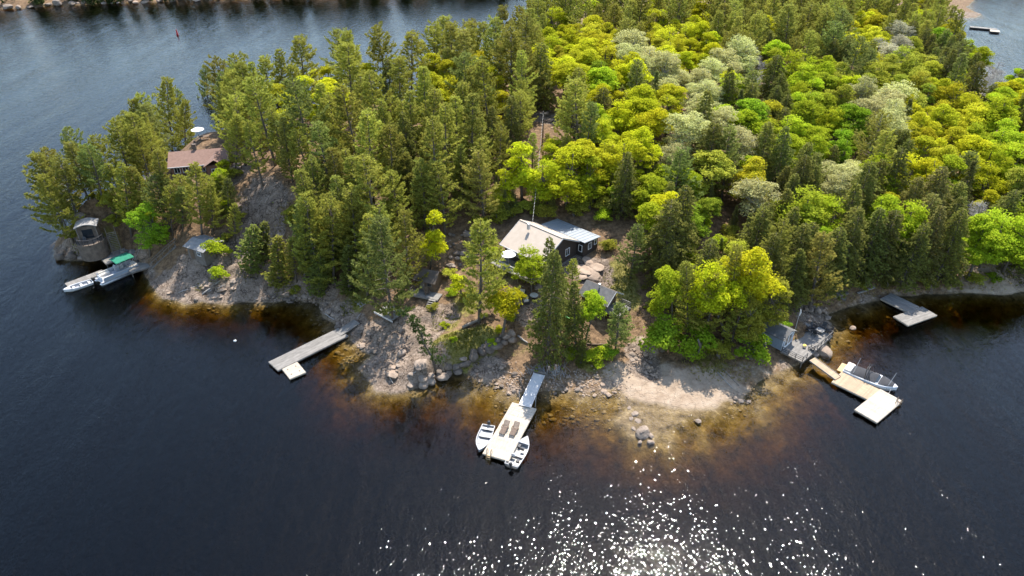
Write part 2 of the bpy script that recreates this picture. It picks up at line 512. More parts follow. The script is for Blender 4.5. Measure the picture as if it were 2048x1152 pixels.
land = land + np.clip(SD / 1.2, 0, 1) * rock * (crag * .55 + n2 * .22 + steps * .16) + np.clip(SD / .8, 0, 1) * (1 - sand) * n2 * .12
land = np.maximum(land, np.clip(SD, 0, 1) * .10)
# under water: gentle off the beaches, steep off the bare rock
kpts = [(110, 525, .9), (200, 560, .7), (300, 600, .6), (400, 625, .5), (500, 625, .45), (600, 625, .25), (660, 660, .16), (720, 720, .16), (725, 760, .3), (790, 810, .55), (860, 785, .4), (920, 775, .14), (960, 800, .11), (1100, 810, .12), (1200, 820, .11), (1300, 840, .10), (1400, 835, .11), (1500, 810, .14), (1560, 770, .16), (1620, 750, .2), (1690, 680, .3), (1700, 640, .26), (1800, 620, .32), (1900, 610, .32), (2040, 610, .34)]
num, den = np.zeros_like(XX), np.zeros_like(XX)
for px, py, k in kpts:
    c = g(px, py)
    w = 1 / (1 + (XX - c.x) ** 2 + (YY - c.y) ** 2) ** 2
    num += w * k
    den += w
kk = np.where(YY > 125, .5, num / den)
dd = np.clip(-SD, 0, None)
bed = -(kk * dd + .012 * dd ** 2) + np.clip(dd / 1.5, 0, 1) * (n1 * .55 + n2 * .16)
for px, py, r, h in ((1285, 868, 4, .55), (1262, 835, 3, .2), (1300, 940, 6, .9)):
    c = g(px, py)
    bed = bed + h * np.exp(-((XX - c.x) ** 2 + (YY - c.y) ** 2) / r ** 2)
bed = np.clip(bed, -9, -.03)
ZZ = np.where(SD > 0, land, bed)

def hz(x, y):
    i = int(np.clip(np.searchsorted(GX, x) - 1, 0, len(GX) - 2))
    j = int(np.clip(np.searchsorted(GY, y) - 1, 0, len(GY) - 2))
    fx, fy = (x - GX[i]) / (GX[i + 1] - GX[i]), (y - GY[j]) / (GY[j + 1] - GY[j])
    return float((ZZ[j, i] * (1 - fx) + ZZ[j, i + 1] * fx) * (1 - fy) + (ZZ[j + 1, i] * (1 - fx) + ZZ[j + 1, i + 1] * fx) * fy)

def sd_at(x, y):
    return float(sdist(np.array([x]), np.array([y]))[0])

def on(px, py, z0=2.0):
    """ground point seen at a photo pixel"""
    z = z0
    for _ in range(12):
        p = g(px, py, z)
        z += .6 * (hz(p.x, p.y) - z)
    p = g(px, py, z)
    return Vector((p.x, p.y, hz(p.x, p.y)))

ny, nx = XX.shape
ids = np.arange(nx * ny).reshape(ny, nx)
quads = np.stack([ids[:-1, :-1], ids[:-1, 1:], ids[1:, 1:], ids[1:, :-1]], -1).reshape(-1, 4)
me = np_mesh('island_terrain', np.stack([XX, YY, ZZ], -1).reshape(-1, 3), quads)
att = me.attributes.new('cover', 'FLOAT_COLOR', 'POINT')
att.data.foreach_set('color', np.stack([rock, sand, grass, np.ones_like(rock)], -1).astype(np.float32).ravel())
me.polygons.foreach_set('use_smooth', [True] * len(me.polygons))
terrain = bpy.data.objects.new('island_terrain', me)
col.objects.link(terrain)
tag(terrain, 'rocky wooded island ground sloping into the lake with beaches and bedrock', None, kind='structure')

m, nt, b = nodes_of('island_ground')
L = nt.links.new
def N(t, **kw):
    n = nt.nodes.new(t)
    for k, v in kw.items():
        n.inputs[k].default_value = v
    return n
tc = N('ShaderNodeTexCoord')
def noise(sc, det=5, rough=.6, src=None):
    n = N('ShaderNodeTexNoise', Scale=sc, Detail=det, Roughness=rough)
    L(src or tc.outputs['Object'], n.inputs[0])
    return n.outputs[0]
def ramp(src, stops):
    r = N('ShaderNodeValToRGB')
    e = r.color_ramp.elements
    while len(e) < len(stops):
        e.new(.5)
    for el, (p, c) in zip(e, stops):
        el.position = p
        el.color = (*c, 1)
    L(src, r.inputs[0])
    return r.outputs[0]
def mix(f, a, b_, mode='MIX'):
    n = N('ShaderNodeMix')
    n.data_type = 'RGBA'
    n.blend_type = mode
    if isinstance(f, float):
        n.inputs[0].default_value = f
    else:
        L(f, n.inputs[0])
    L(a, n.inputs['A'])
    L(b_, n.inputs['B'])
    return n.outputs['Result']
at = N('ShaderNodeAttribute')
at.attribute_name = 'cover'
sep = N('ShaderNodeSeparateColor')
L(at.outputs['Color'], sep.inputs[0])
def edge(src, sc, lo=.35, hi=.65):
    """break a soft mask up with noise"""
    a = N('ShaderNodeMath')
    a.operation = 'ADD'
    L(src, a.inputs[0])
    nn = N('ShaderNodeMapRange')
    nn.inputs['To Min'].default_value = -.35
    nn.inputs['To Max'].default_value = .35
    L(noise(sc, 3, .65), nn.inputs[0])
    L(nn.outputs[0], a.inputs[1])
    r = N('ShaderNodeMapRange')
    r.interpolation_type = 'SMOOTHSTEP'
    r.inputs['From Min'].default_value = lo
    r.inputs['From Max'].default_value = hi
    L(a.outputs[0], r.inputs[0])
    return r.outputs[0]
litter = ramp(noise(1.3, 4, .75), [(.25, (.05, .032, .02)), (.45, (.135, .084, .046)), (.62, (.235, .148, .08)), (.8, (.31, .21, .125))])
rockc = ramp(noise(.9, 5, .7), [(.28, (.10, .073, .054)), (.45, (.205, .152, .114)), (.6, (.285, .216, .164)), (.78, (.385, .298, .23))])
lich = ramp(noise(4.5, 2, .7), [(.45, (1, 1, 1)), (.62, (.62, .61, .58))])
rockc = mix(1.0, rockc, lich, 'MULTIPLY')
vo = N('ShaderNodeTexVoronoi', Scale=.42)
vo.feature = 'DISTANCE_TO_EDGE'
wob = N('ShaderNodeMix')
wob.data_type = 'VECTOR'
wob.inputs[0].default_value = .25
L(tc.outputs['Object'], wob.inputs['A'])
nzc = N('ShaderNodeTexNoise', Scale=.7, Detail=4)
L(tc.outputs['Object'], nzc.inputs[0])
vs = N('ShaderNodeVectorMath')
vs.operation = 'SCALE'
vs.inputs['Scale'].default_value = 14
L(nzc.outputs['Color'], vs.inputs[0])
va = N('ShaderNodeVectorMath')
va.operation = 'ADD'
L(tc.outputs['Object'], va.inputs[0])
vs.inputs['Scale'].default_value = 4.0
L(vs.outputs[0], va.inputs[1])
L(va.outputs[0], vo.inputs['Vector'])
crack = ramp(vo.outputs['Distance'], [(0.0, (.25, .22, .20)), (.035, (1, 1, 1))])
rockc = mix(1.0, rockc, crack, 'MULTIPLY')
sandc = ramp(noise(.8, 4, .7), [(.3, (.25, .18, .123)), (.5, (.33, .247, .175)), (.7, (.40, .31, .23))])
grassc = ramp(noise(1.8, 4, .7), [(.28, (.085, .075, .022)), (.5, (.19, .165, .04)), (.72, (.30, .25, .075))])
c = mix(edge(sep.outputs[2], 1.1), litter, grassc)
c = mix(edge(sep.outputs[1], .8), c, sandc)
c = mix(edge(sep.outputs[0], .9), c, rockc)
# sunk sand and stone under water carries brown algae; the strip at the waterline is wet
pz = N('ShaderNodeSeparateXYZ')
L(tc.outputs['Object'], pz.inputs[0])
uw = N('ShaderNodeMapRange')
uw.inputs['From Min'].default_value = -.05
uw.inputs['From Max'].default_value = .12
L(pz.outputs['Z'], uw.inputs[0])
algae = ramp(noise(.7, 4, .7), [(.34, (.05, .036, .02)), (.47, (.15, .108, .055)), (.56, (.19, .14, .075)), (.68, (.34, .26, .15))])
c = mix(uw.outputs[0], algae, c)
L(c, b.inputs['Base Color'])
b.inputs['Roughness'].default_value = .9
b.inputs['Specular IOR Level'].default_value = .25
hh = N('ShaderNodeMath')
hh.operation = 'ADD'
L(noise(2.2, 4, .75), hh.inputs[0])
cb = N('ShaderNodeMath')
cb.operation = 'MULTIPLY'
cb.inputs[1].default_value = .35
bw = N('ShaderNodeRGBToBW')
L(crack, bw.inputs[0])
L(bw.outputs[0], cb.inputs[0])
L(cb.outputs[0], hh.inputs[1])
bp = N('ShaderNodeBump', Strength=.9, Distance=.22)
L(hh.outputs[0], bp.inputs['Height'])
L(bp.outputs[0], b.inputs['Normal'])
me.materials.append(m)

# ------------------------------------------------------------------ the lake: one body of clear tea-brown water
W = MB()
W.box(0, 420, -6, 3000, 1500, 12)
lake = W.build('lake_water', 'stone')
tag(lake, 'dark rippled lake water, amber over the shallows, surrounding the island', None, kind='structure')
lake.data.materials.clear()
m = bpy.data.materials.new('lake_water')
m.use_nodes = True
nt = m.node_tree
nt.nodes.remove(nt.nodes['Principled BSDF'])
out = nt.nodes['Material Output']
L = nt.links.new
tc = N('ShaderNodeTexCoord')
def wave(sc, rot, stretch, det, rough=.5):
    mp = N('ShaderNodeMapping')
    mp.inputs['Rotation'].default_value = (0, 0, R(rot))
    mp.inputs['Scale'].default_value = (sc, sc / stretch, sc)
    L(tc.outputs['Object'], mp.inputs[0])
    n = N('ShaderNodeTexNoise', Scale=1.0, Detail=det, Roughness=rough)
    L(mp.outputs[0], n.inputs[0])
    return n.outputs[0]
def scaled(src, k):
    n = N('ShaderNodeMath')
    n.operation = 'MULTIPLY'
    n.inputs[1].default_value = k
    L(src, n.inputs[0])
    return n.outputs[0]
def add(a, b_):
    n = N('ShaderNodeMath')
    n.operation = 'ADD'
    L(a, n.inputs[0])
    L(b_, n.inputs[1])
    return n.outputs[0]
def times(a_, b_):
    n = N('ShaderNodeMath')
    n.operation = 'MULTIPLY'
    L(a_, n.inputs[0])
    L(b_, n.inputs[1])
    return n.outputs[0]
gust = N('ShaderNodeMapRange')                      # wind lanes: rougher and calmer bands of ripples
gust.inputs['From Min'].default_value = .35
gust.inputs['From Max'].default_value = .65
gust.inputs['To Min'].default_value = .65
gust.inputs['To Max'].default_value = 1.12
L(wave(.16, 30, 5.0, 2), gust.inputs[0])
h = add(scaled(wave(1.2, 62, 2.4, 1), .054), times(scaled(wave(4.3, 48, 1.7, 1), .049), gust.outputs[0]))
h = add(h, scaled(wave(.20, 28, 6.0, 1), .16))
bp = N('ShaderNodeBump', Strength=1.0, Distance=1.0)
L(h, bp.inputs['Height'])
fr = N('ShaderNodeFresnel', IOR=1.333)
L(bp.outputs[0], fr.inputs['Normal'])
gl = N('ShaderNodeBsdfGlossy', Roughness=.035)
L(bp.outputs[0], gl.inputs['Normal'])
tp = N('ShaderNodeBsdfTransparent')
mx = N('ShaderNodeMixShader')
L(fr.outputs[0], mx.inputs[0])
L(tp.outputs[0], mx.inputs[1])
L(gl.outputs[0], mx.inputs[2])
L(mx.outputs[0], out.inputs['Surface'])
ab = N('ShaderNodeVolumeAbsorption', Density=2.0)
ab.inputs['Color'].default_value = (.74, .64, .22, 1)
L(ab.outputs[0], out.inputs['Volume'])
lake.data.materials.append(m)
# ------------------------------------------------------------------ trees: trunk with limbs, crown of leaf-sized faces
def unit(a):
    return a / (np.linalg.norm(a, axis=-1, keepdims=True) + 1e-9)

def blades(c, d, n, length, width, spread, r, up=.25):
    """n thin pointed blades fanning out of every tuft centre c along d"""
    K = len(c)
    c = np.repeat(c, n, 0)
    d = np.repeat(d, n, 0)
    bd = unit(d + r.normal(0, spread, (K * n, 3)) + np.array([0, 0, up]))
    ln = length * r.uniform(.65, 1.25, (K * n, 1))
    side = unit(np.cross(bd, r.normal(0, 1, (K * n, 3))))
    base = c - bd * ln * .15
    w = width * r.uniform(.7, 1.3, (K * n, 1))
    V = np.stack([base - side * w * .25, base + bd * ln * .55 - side * w, base + bd * ln, base + bd * ln * .55 + side * w], 1).reshape(-1, 3)
    return V, np.arange(len(V)).reshape(-1, 4)

def leaves(c, nrm, size, r, tilt=.6):
    K = len(c)
    n = unit(nrm + r.normal(0, tilt, (K, 3)))
    a = unit(np.cross(n, r.normal(0, 1, (K, 3))))
    b_ = np.cross(n, a)
    s = size * r.uniform(.6, 1.3, (K, 1))
    V = np.stack([c - a * s * .55, c + b_ * s * .38 + n * s * .08, c + a * s * .55, c - b_ * s * .38 + n * s * .08], 1).reshape(-1, 3)
    return V, np.arange(len(V)).reshape(-1, 4)

def finish(name, wood, V, Fc, wood_mat, leaf_mat):
    tm = wood.mesh(name + '_trunk')
    tm.materials.append(MAT[wood_mat])
    tm.polygons.foreach_set('use_smooth', [True] * len(tm.polygons))
    cm = None
    if V is not None:
        cm = np_mesh(name + '_crown', V, Fc)
        cm.materials.append(MAT[leaf_mat])
    return tm, cm

def bent(h, r, k=6, amp=.25):
    ph, am = r.uniform(0, 6.28, 2), r.uniform(.2, 1, 2) * amp
    ts = np.linspace(0, 1, k)
    x = am[0] * np.sin(ts * 4 + ph[0]) - am[0] * np.sin(ph[0])
    y = am[1] * np.sin(ts * 4 + ph[1]) - am[1] * np.sin(ph[1])
    return np.stack([x, y, ts * h - .6 * (ts == 0)], 1)

def along(path, z):
    t = np.clip(np.searchsorted(path[:, 2], z) - 1, 0, len(path) - 2)
    f = (z - path[t, 2]) / (path[t + 1, 2] - path[t, 2])
    return path[t] + (path[t + 1] - path[t]) * f

def pine(seed, H=16.0, crown0=.16, rad=3.3, dens=1.0, ragged=.35):
    """white pine: open whorls of long level limbs, tips turned up, needles in tufts"""
    r = np.random.default_rng(seed)
    wood = MB()
    path = bent(H, r, 8, .3)
    wood.tube(path, list(np.linspace(.24, .03, 8)), 7)
    cs, ds = [], []
    z = crown0 * H
    lean = r.uniform(0, 6.28)
    while z < H * .985:
        t = (z / H - crown0) / (1 - crown0)
        prof = rad * (min(1, .55 + t * 2.2) * (1 - t) ** .72 + .10)
        nb = int(r.integers(4, 6))
        a0 = r.uniform(0, 6.28)
        for k in range(nb):
            if r.random() < .12 and t < .6:
                continue
            az = a0 + k * 6.283 / nb + r.normal(0, .25)
            Lb = prof * r.uniform(1 - ragged, 1 + ragged * .8) * (1 + .18 * math.cos(az - lean))
            rise = .22 + .75 * t + r.normal(0, .10)
            p0 = along(path, z)
            dirh = np.array([math.cos(az), math.sin(az), 0])
            pts = []
            for s in (0, .35, .7, 1.0):
                pts.append(p0 + dirh * Lb * s + np.array([0, 0, Lb * (rise * s * .55 + .22 * s ** 3 - .10 * math.sin(s * 3.1))]))
            wood.tube(pts, [.045 * (Lb / 3) + .015, .03, .018, .008], 3, cap=False)
            pts = np.array(pts)
            side = np.array([-dirh[1], dirh[0], 0])
            m_ = max(5, int(Lb * 10.5 * dens))
            for q in range(m_):
                s = r.uniform(.22, 1.03) ** .8
                i = min(int(s * 3), 2)
                f = s * 3 - i
                pc = pts[i] + (pts[i + 1] - pts[i]) * min(f, 1)
                off = r.normal(0, 1) * (.10 + .20 * Lb * (1 - abs(s - .6)) * .5)
                pc = pc + side * off + dirh * abs(off) * .3 + np.array([0, 0, abs(off) * .18 + r.normal(.03, .07)])
                cs.append(pc)
                ds.append(dirh * .75 + side * np.sign(off) * .5 + np.array([0, 0, .45]))
        z += r.uniform(.62, .95) * (1.12 - .45 * t)
    for k in range(6):
        cs.append(along(path, H * .99) + r.normal(0, .08, 3))
        ds.append(np.array([0, 0, 1.0]))
    V, Fc = blades(np.array(cs), np.array(ds), 10, .46, .046, .5, r)
    return finish('white_pine', wood, V, Fc, 'bark', 'needles')

def hemlock(seed, H=13.0, rad=2.5, crown0=.06, droop=.35, dens=1.0, power=.85, leafs=(.34, .055)):
    """hemlock, spruce or cedar: dense cone of drooping sprays"""
    r = np.random.default_rng(seed)
    wood = MB()
    path = bent(H, r, 6, .12)
    wood.tube(path, list(np.linspace(.20, .02, 6)), 6)
    cs, ds = [], []
    z = crown0 * H
    while z < H * .99:
        t = (z / H - crown0) / (1 - crown0)
        prof = rad * (min(1, .7 + t * 3) * (1 - t) ** power + .05)
        nb = int(r.integers(5, 8))
        a0 = r.uniform(0, 6.28)
        for k in range(nb):
            az = a0 + k * 6.283 / nb + r.normal(0, .3)
            Lb = prof * r.uniform(.5, 1.3)
            p0 = along(path, z)
            dirh = np.array([math.cos(az), math.sin(az), 0])
            side = np.array([-dirh[1], dirh[0], 0])
            if Lb > .8:
                wood.tube([p0, p0 + dirh * Lb * .5 + np.array([0, 0, .05 * Lb]), p0 + dirh * Lb * .95 - np.array([0, 0, Lb * droop * .8])], [.03, .018, .006], 3, cap=False)
            m_ = max(3, int(Lb * 7.0 * dens))
            for q in range(m_):
                s = r.uniform(.15, 1.0) ** .75
                off = r.normal(0, .26) * Lb * (1.1 - s) + r.normal(0, .06)
                cs.append(p0 + dirh * Lb * s + side * off + np.array([0, 0, Lb * (.12 * s - droop * s * s) + r.normal(0, .05)]))
                ds.append(dirh * .9 + side * np.sign(off) * .55 + np.array([0, 0, -.15]))
        z += r.uniform(.30, .46) * (1.1 - .4 * t)
    V, Fc = blades(np.array(cs), np.array(ds), 8, leafs[0], leafs[1], .38, r, up=.05)
    return finish('hemlock', wood, V, Fc, 'bark', 'needles')

def limbs(wood, r, base, tips, r0, mid_amp=.5):
    for tpt in tips:
        k = r.uniform(.25, .7)
        start = base(k)
        mid = (start + tpt) / 2 + r.normal(0, .25, 3) * mid_amp - np.array([0, 0, .25])
        wood.tube([start, mid, tpt], [r0, r0 * .55, .012], 4, cap=False)

def hardwood(seed, H=13.0, rad=3.6, n_clump=105, per=105, size=.25, crown0=.14, flat=.7, clump=.78, gaps=0.0, wood_mat='bark', twigs=0):
    """maple, oak, birch or poplar: limbs ending in clumps of leaves over an uneven dome"""
    r = np.random.default_rng(seed)
    wood = MB()
    path = bent(H * .86, r, 6, .35)
    wood.tube(path, list(np.linspace(.22, .05, 6)), 7)
    cc = []
    zc = H * (crown0 + 1) / 2
    hh = H * (1 - crown0) / 2
    nl_ = int(r.integers(5, 8))                # uneven crown: several lobes at different heights
    an_ = r.uniform(0, 6.28) + np.arange(nl_) * 6.283 / nl_ * r.uniform(.85, 1.15)
    lob = [(np.array([math.cos(q) * rad * r.uniform(.3, .62), math.sin(q) * rad * r.uniform(.3, .62), zc + hh * r.uniform(-.55, .45)]), rad * r.uniform(.36, .56)) for q in an_]
    lob.append((np.array([r.normal(0, .15) * rad, r.normal(0, .15) * rad, zc + hh * .5]), rad * r.uniform(.42, .56)))
    tries = 0
    while len(cc) < n_clump and tries < 5000:
        tries += 1
        lc, lr = lob[int(r.integers(len(lob)))]
        d = unit(r.normal(0, 1, 3))
        if d[2] < -.6:
            continue
        p = lc + d * lr * r.uniform(.3, 1.05) ** .5 * np.array([1, 1, .95])
        if p[2] > H or p[2] < crown0 * H * .7:
            continue
        if all(np.linalg.norm(p - q) > clump * .55 for q in cc):
            cc.append(p)
    cc = np.array(cc)
    limbs(wood, r, lambda k: along(path, H * (.3 + .5 * k)), cc[: max(12, len(cc) // 2)], .06)
    V_, F_, nv = [], [], 0
    ctr = np.array([0, 0, zc - hh * .3])
    cl, nl = [], []
    for p in cc:
        m_ = int(per * r.uniform(.6, 1.3) * (1 - gaps * r.random()))
        d = unit(r.normal(0, 1, (m_, 3)))
        d[:, 2] = np.abs(d[:, 2]) * .9 - .25
        rad_ = clump * r.uniform(.65, 1.15) * r.uniform(.45, 1.0, (m_, 1)) ** .5
        q = p + d * rad_ * np.array([1, 1, flat])
        cl.append(q)
        nl.append(unit(d * .8 + unit(p - ctr) * .4 + np.array([0, 0, .5])))
    m_ = int(len(cc) * per * .28)             # loose leaves between the clumps
    d = unit(r.normal(0, 1, (m_, 3)))
    d[:, 2] = np.where(d[:, 2] < -.5, -d[:, 2], d[:, 2])
    li = r.integers(0, len(lob), m_)
    q = np.array([lob[i][0] for i in li]) + d * (r.uniform(.1, 1.15, (m_, 1)) ** .5) * np.array([lob[i][1] for i in li])[:, None]
    cl.append(q)
    nl.append(unit(d * .5 + np.array([0, 0, .7])))
    cl, nl = np.concatenate(cl), np.concatenate(nl)
    if twigs:
        idx = r.choice(len(cl), min(twigs, len(cl)), replace=False)
        for i in idx:
            near_c = cc[np.argmin(np.linalg.norm(cc - cl[i], axis=1))]
            e = cl[i] + (cl[i] - near_c) * .35
            st = near_c - (near_c - ctr) * .12
            wood.tube([st, (st + e) / 2 + r.normal(0, .08, 3), e], [.022, .016, .008], 3, cap=False)
    V, Fc = leaves(cl, nl, size, r)
    return finish('hardwood', wood, V, Fc, wood_mat, 'leaves')

LIB = {}
LIB['pine'] = [pine(101), pine(102, rad=2.9, crown0=.22), pine(103, rad=3.7, crown0=.12, ragged=.45), pine(104, rad=2.6, crown0=.25), pine(105, rad=3.3, crown0=.18, ragged=.5), pine(106, rad=3.0, crown0=.12, dens=1.15), pine(108, rad=2.4, crown0=.1, ragged=.3), pine(109, rad=3.6, crown0=.28, ragged=.55, dens=.85), pine(110, rad=2.8, crown0=.05), pine(107, rad=3.4, crown0=.34, ragged=.5)]
LIB['hemlock'] = [hemlock(201, rad=3.2, power=.6), hemlock(202, rad=2.9, droop=.28, power=.65), hemlock(203, rad=3.4, droop=.42, dens=.9, power=.55), hemlock(204, rad=3.0, power=.75), hemlock(205, rad=3.3, droop=.2, power=.6)]
LIB['spruce'] = [hemlock(211, H=12, rad=1.95, droop=.12, power=1.05), hemlock(212, H=12, rad=1.7, droop=.2, power=.95)]
LIB['cedar'] = [hemlock(221, H=9, rad=1.6, droop=-.15, power=.6, dens=1.3, leafs=(.26, .07)), hemlock(222, H=9, rad=1.35, droop=-.2, power=.7, dens=1.3, leafs=(.26, .07))]
LIB['hardwood'] = [hardwood(306, rad=3.1, n_clump=85, crown0=.08, gaps=.5), hardwood(307, rad=3.9, n_clump=100, flat=.5, gaps=.3), hardwood(301), hardwood(302, rad=3.3, n_clump=90, flat=.6), hardwood(303, rad=4.0, n_clump=125, crown0=.18), hardwood(304, rad=3.0, n_clump=80, crown0=.10), hardwood(305, rad=3.7, n_clump=95, clump=.85, gaps=.6, flat=.55)]
LIB['pale'] = [hardwood(321, rad=3.6, n_clump=80, per=80, size=.22, twigs=320, wood_mat='pale_bark', clump=.9), hardwood(322, rad=3.2, n_clump=75, per=85, size=.21, twigs=300, wood_mat='pale_bark', clump=.9), hardwood(323, rad=4.0, n_clump=90, per=70, size=.23, twigs=340, wood_mat='pale_bark', clump=.95)]
LIB['bare'] = [hardwood(331, rad=3.2, n_clump=44, per=22, size=.14, twigs=900, wood_mat='grey_twig', clump=1.25), hardwood(332, rad=2.8, n_clump=40, per=22, size=.14, twigs=800, wood_mat='grey_twig', clump=1.2)]
LIB['sapling'] = [hardwood(341, H=7, rad=1.9, n_clump=22, per=140, size=.22, crown0=.3, clump=.75, gaps=.4), hardwood(342, H=7, rad=1.6, n_clump=18, per=150, size=.22, crown0=.25, clump=.7, gaps=.3)]
LIB['bush'] = [hardwood(351, H=2.4, rad=1.35, n_clump=16, per=150, size=.17, crown0=.02, clump=.6), hardwood(352, H=2.2, rad=1.2, n_clump=13, per=150, size=.16, crown0=.02, clump=.55, gaps=.3)]
NAT = dict(pine=16., hemlock=13., spruce=12., cedar=9., hardwood=13., pale=13., bare=13., sapling=7., bush=2.3)
NAME = dict(pine='white_pine', hemlock='hemlock_tree', spruce='spruce_tree', cedar='cedar_tree', hardwood='broadleaf_tree', pale='poplar_tree', bare='bare_tree', sapling='young_tree', bush='shrub')
CATG = dict(pine='pine tree', hemlock='hemlock tree', spruce='spruce tree', cedar='cedar tree', hardwood='leafy tree', pale='pale tree', bare='bare tree', sapling='young tree', bush='shrub')
HUE = dict(pine=(.40, .385, .072), pine_blue=(.28, .315, .085), pine_gold=(.41, .365, .085), hemlock=(.25, .245, .058), hemlock_gold=(.32, .27, .09), spruce=(.205, .205, .066), cedar=(.24, .26, .058),
           yellow=(.53, .51, .022), gold=(.55, .51, .030), lime=(.41, .47, .027), green=(.27, .39, .026), olive=(.40, .39, .052), pale=(.56, .54, .22), grey=(.48, .45, .30), rust=(.32, .17, .09), bare=(.48, .46, .38))
n_trees = 0

def tree(kind, loc, height, label, group=None, hue=None, rz=None, width=1.0, lean=(0, 0), var=None):
    """one tree: an empty at its foot, trunk and crown under it; meshes shared between alike trees"""
    global n_trees
    n_trees += 1
    lib = LIB[kind]
    tm, cm = lib[(var if var is not None else rnd.randrange(len(lib))) % len(lib)]
    t = thing(NAME[kind], label, CATG[kind], loc, 0, group)
    s = height / NAT[kind]
    t.scale = (s * width, s * width, s)
    t.rotation_euler = (lean[0], lean[1], rnd.uniform(0, 6.28) if rz is None else rz)
    o = bpy.data.objects.new('trunk', tm)
    col.objects.link(o)
    o.parent = t
    if cm:
        o = bpy.data.objects.new('crown' if kind != 'bush' else 'foliage', cm)
        c = HUE[hue or kind]
        j = rnd.uniform(.86, 1.1)
        if not group:
            pass
        elif kind in ('hardwood', 'sapling'):
            k_, m_ = HUE[rnd.choice(('yellow', 'lime', 'green', 'olive', 'lime'))], rnd.uniform(0, .4)
            c = [u * (1 - m_) + w * m_ for u, w in zip(c, k_)]
        elif kind in ('pine', 'hemlock', 'spruce', 'cedar'):
            k_, m_ = HUE[rnd.choice(('pine_gold', 'pine', 'pine_blue', 'cedar'))], rnd.uniform(0, .35)
            c = [u * (1 - m_) + w * m_ for u, w in zip(c, k_)]
        o.color = (c[0] * j, c[1] * j * rnd.uniform(.96, 1.04), c[2] * j, 1)
        col.objects.link(o)
        o.parent = t
    return t

def hero(kind, base, top, label, hue=None, width=1.0, z0=2.0, **kw):
    """a tree whose foot and tip are seen at two photo pixels"""
    p = on(base[0], base[1], z0)
    h = z_at(top[1], p.y) - p.z
    q = proj(p.x, p.y, p.z + h)
    dx = (top[0] - q[0]) / FPX * (p.y * CP + (CAMH - p.z - h) * SP)
    return tree(kind, (p.x, p.y, p.z - .1), h, label, hue=hue, width=width, lean=(0, math.atan2(dx, h)), rz=0.0 if abs(dx) > .6 else None, **kw)
# ------------------------------------------------------------------ single trees of the shore and clearing, each at its own place
hero('pine', (958, 645), (962, 437), 'tall white pine standing alone between the small brown cabin and the dark house', 'pine', z0=3, var=5, width=1.15)
hero('pine', (785, 643), (768, 432), 'big dark white pine rising from the wooden platform by the grey dock', 'pine_blue', z0=2, var=2)
hero('pine', (1261, 556), (1266, 450), 'neat blue-green pine on the grass right of the dark house', 'pine_blue', z0=4.8, var=5, width=1.25)
hero('hemlock', (1094, 728), (1092, 500), 'tall dark ragged conifer in front of the dark house near the gangway', 'cedar', z0=1.4, var=1, width=.76)
hero('hemlock', (1122, 650), (1098, 470), 'slim dark conifer whose tip crosses the roof of the dark house', 'cedar', z0=2.8, var=1, width=.75)
hero('hemlock', (1152, 696), (1147, 560), 'narrow dark conifer left of the yellow-green young tree', 'cedar', z0=1.8, var=3, width=.85)
hero('hardwood', (1170, 684), (1190, 575), 'yellow-green young tree in front of the mossy-roofed shed', 'lime', z0=2.2, var=3, width=1.0)
hero('pine', (1230, 704), (1240, 604), 'small green pine at the head of the sandy path', 'pine_blue', z0=1.8, var=5, width=1.25)
hero('hardwood', (1062, 582), (1062, 482), 'light green tree growing against the front of the dark house', 'lime', z0=4.6, var=1, width=1.15)
hero('sapling', (1005, 678), (1012, 578), 'thin yellow sapling beside the tall lone pine', 'yellow', z0=2.6, var=0, width=1.1)
hero('sapling', (1035, 640), (1030, 570), 'small yellow sapling behind the boulders of the rock garden', 'yellow', z0=3.4, var=1, width=.9)
hero('hardwood', (860, 540), (872, 402), 'bright yellow tree behind the small brown cabin', 'yellow', z0=5, var=0, width=.85)
hero('pine', (1140, 600), (1137, 520), 'small pine between the dark house and the mossy-roofed shed', 'pine', z0=4.3, var=5, width=1.1)
hero('sapling', (925, 600), (930, 540), 'low yellow tree left of the tall lone pine', 'yellow', z0=3.6, width=1.2)
# the clump between beach and boathouse
hero('hardwood', (1480, 670), (1512, 470), 'largest golden-yellow tree above the grey boathouse', 'yellow', z0=1.3, var=2, width=.95)
hero('hardwood', (1455, 680), (1400, 500), 'golden-yellow tree in the middle of the beach clump', 'yellow', z0=1.3, var=4, width=.95)
hero('hardwood', (1345, 670), (1330, 520), 'yellow-green tree at the left edge of the beach clump', 'lime', z0=1.4, var=3, width=.85)
hero('hardwood', (1522, 668), (1548, 545), 'olive-yellow tree leaning over the grey boathouse', 'olive', z0=1.3, var=1, width=.95)
hero('hardwood', (1500, 700), (1500, 575), 'shaded olive tree low in the beach clump', 'olive', z0=1.1, var=0, width=.9)
hero('pine', (1375, 680), (1372, 525), 'leftmost of the pines in front of the beach clump', 'pine', z0=1.3, var=6, width=1.0)
hero('pine', (1405, 685), (1425, 545), 'middle one of the pines in front of the beach clump', 'pine', z0=1.3, var=0, width=1.1)
hero('pine', (1460, 692), (1478, 575), 'rightmost of the pines in front of the beach clump', 'pine', z0=1.2, var=2, width=1.05)
hero('pine', (1452, 670), (1475, 490), 'slender pine piercing the golden crowns of the beach clump', 'pine', z0=1.3, var=3, width=.8)
hero('pine', (1618, 622), (1648, 462), 'straw-tinted pine standing just behind the boathouse deck', 'pine_gold', z0=1.6, var=5, width=1.15)
hero('bush', (1385, 708), (1390, 655), 'round green shrub at the foot of the beach clump', 'green', z0=1, width=1.0)
hero('bush', (1322, 698), (1325, 640), 'dark green shrub on the left end of the beach clump', 'green', z0=1.4, width=1.0)
hero('bush', (1440, 715), (1442, 680), 'low olive shrub under the three beach pines', 'olive', z0=1, width=1.2)
hero('bush', (1500, 718), (1505, 668), 'leafy green shrub left of the grey boathouse', 'green', z0=1, width=1.1)
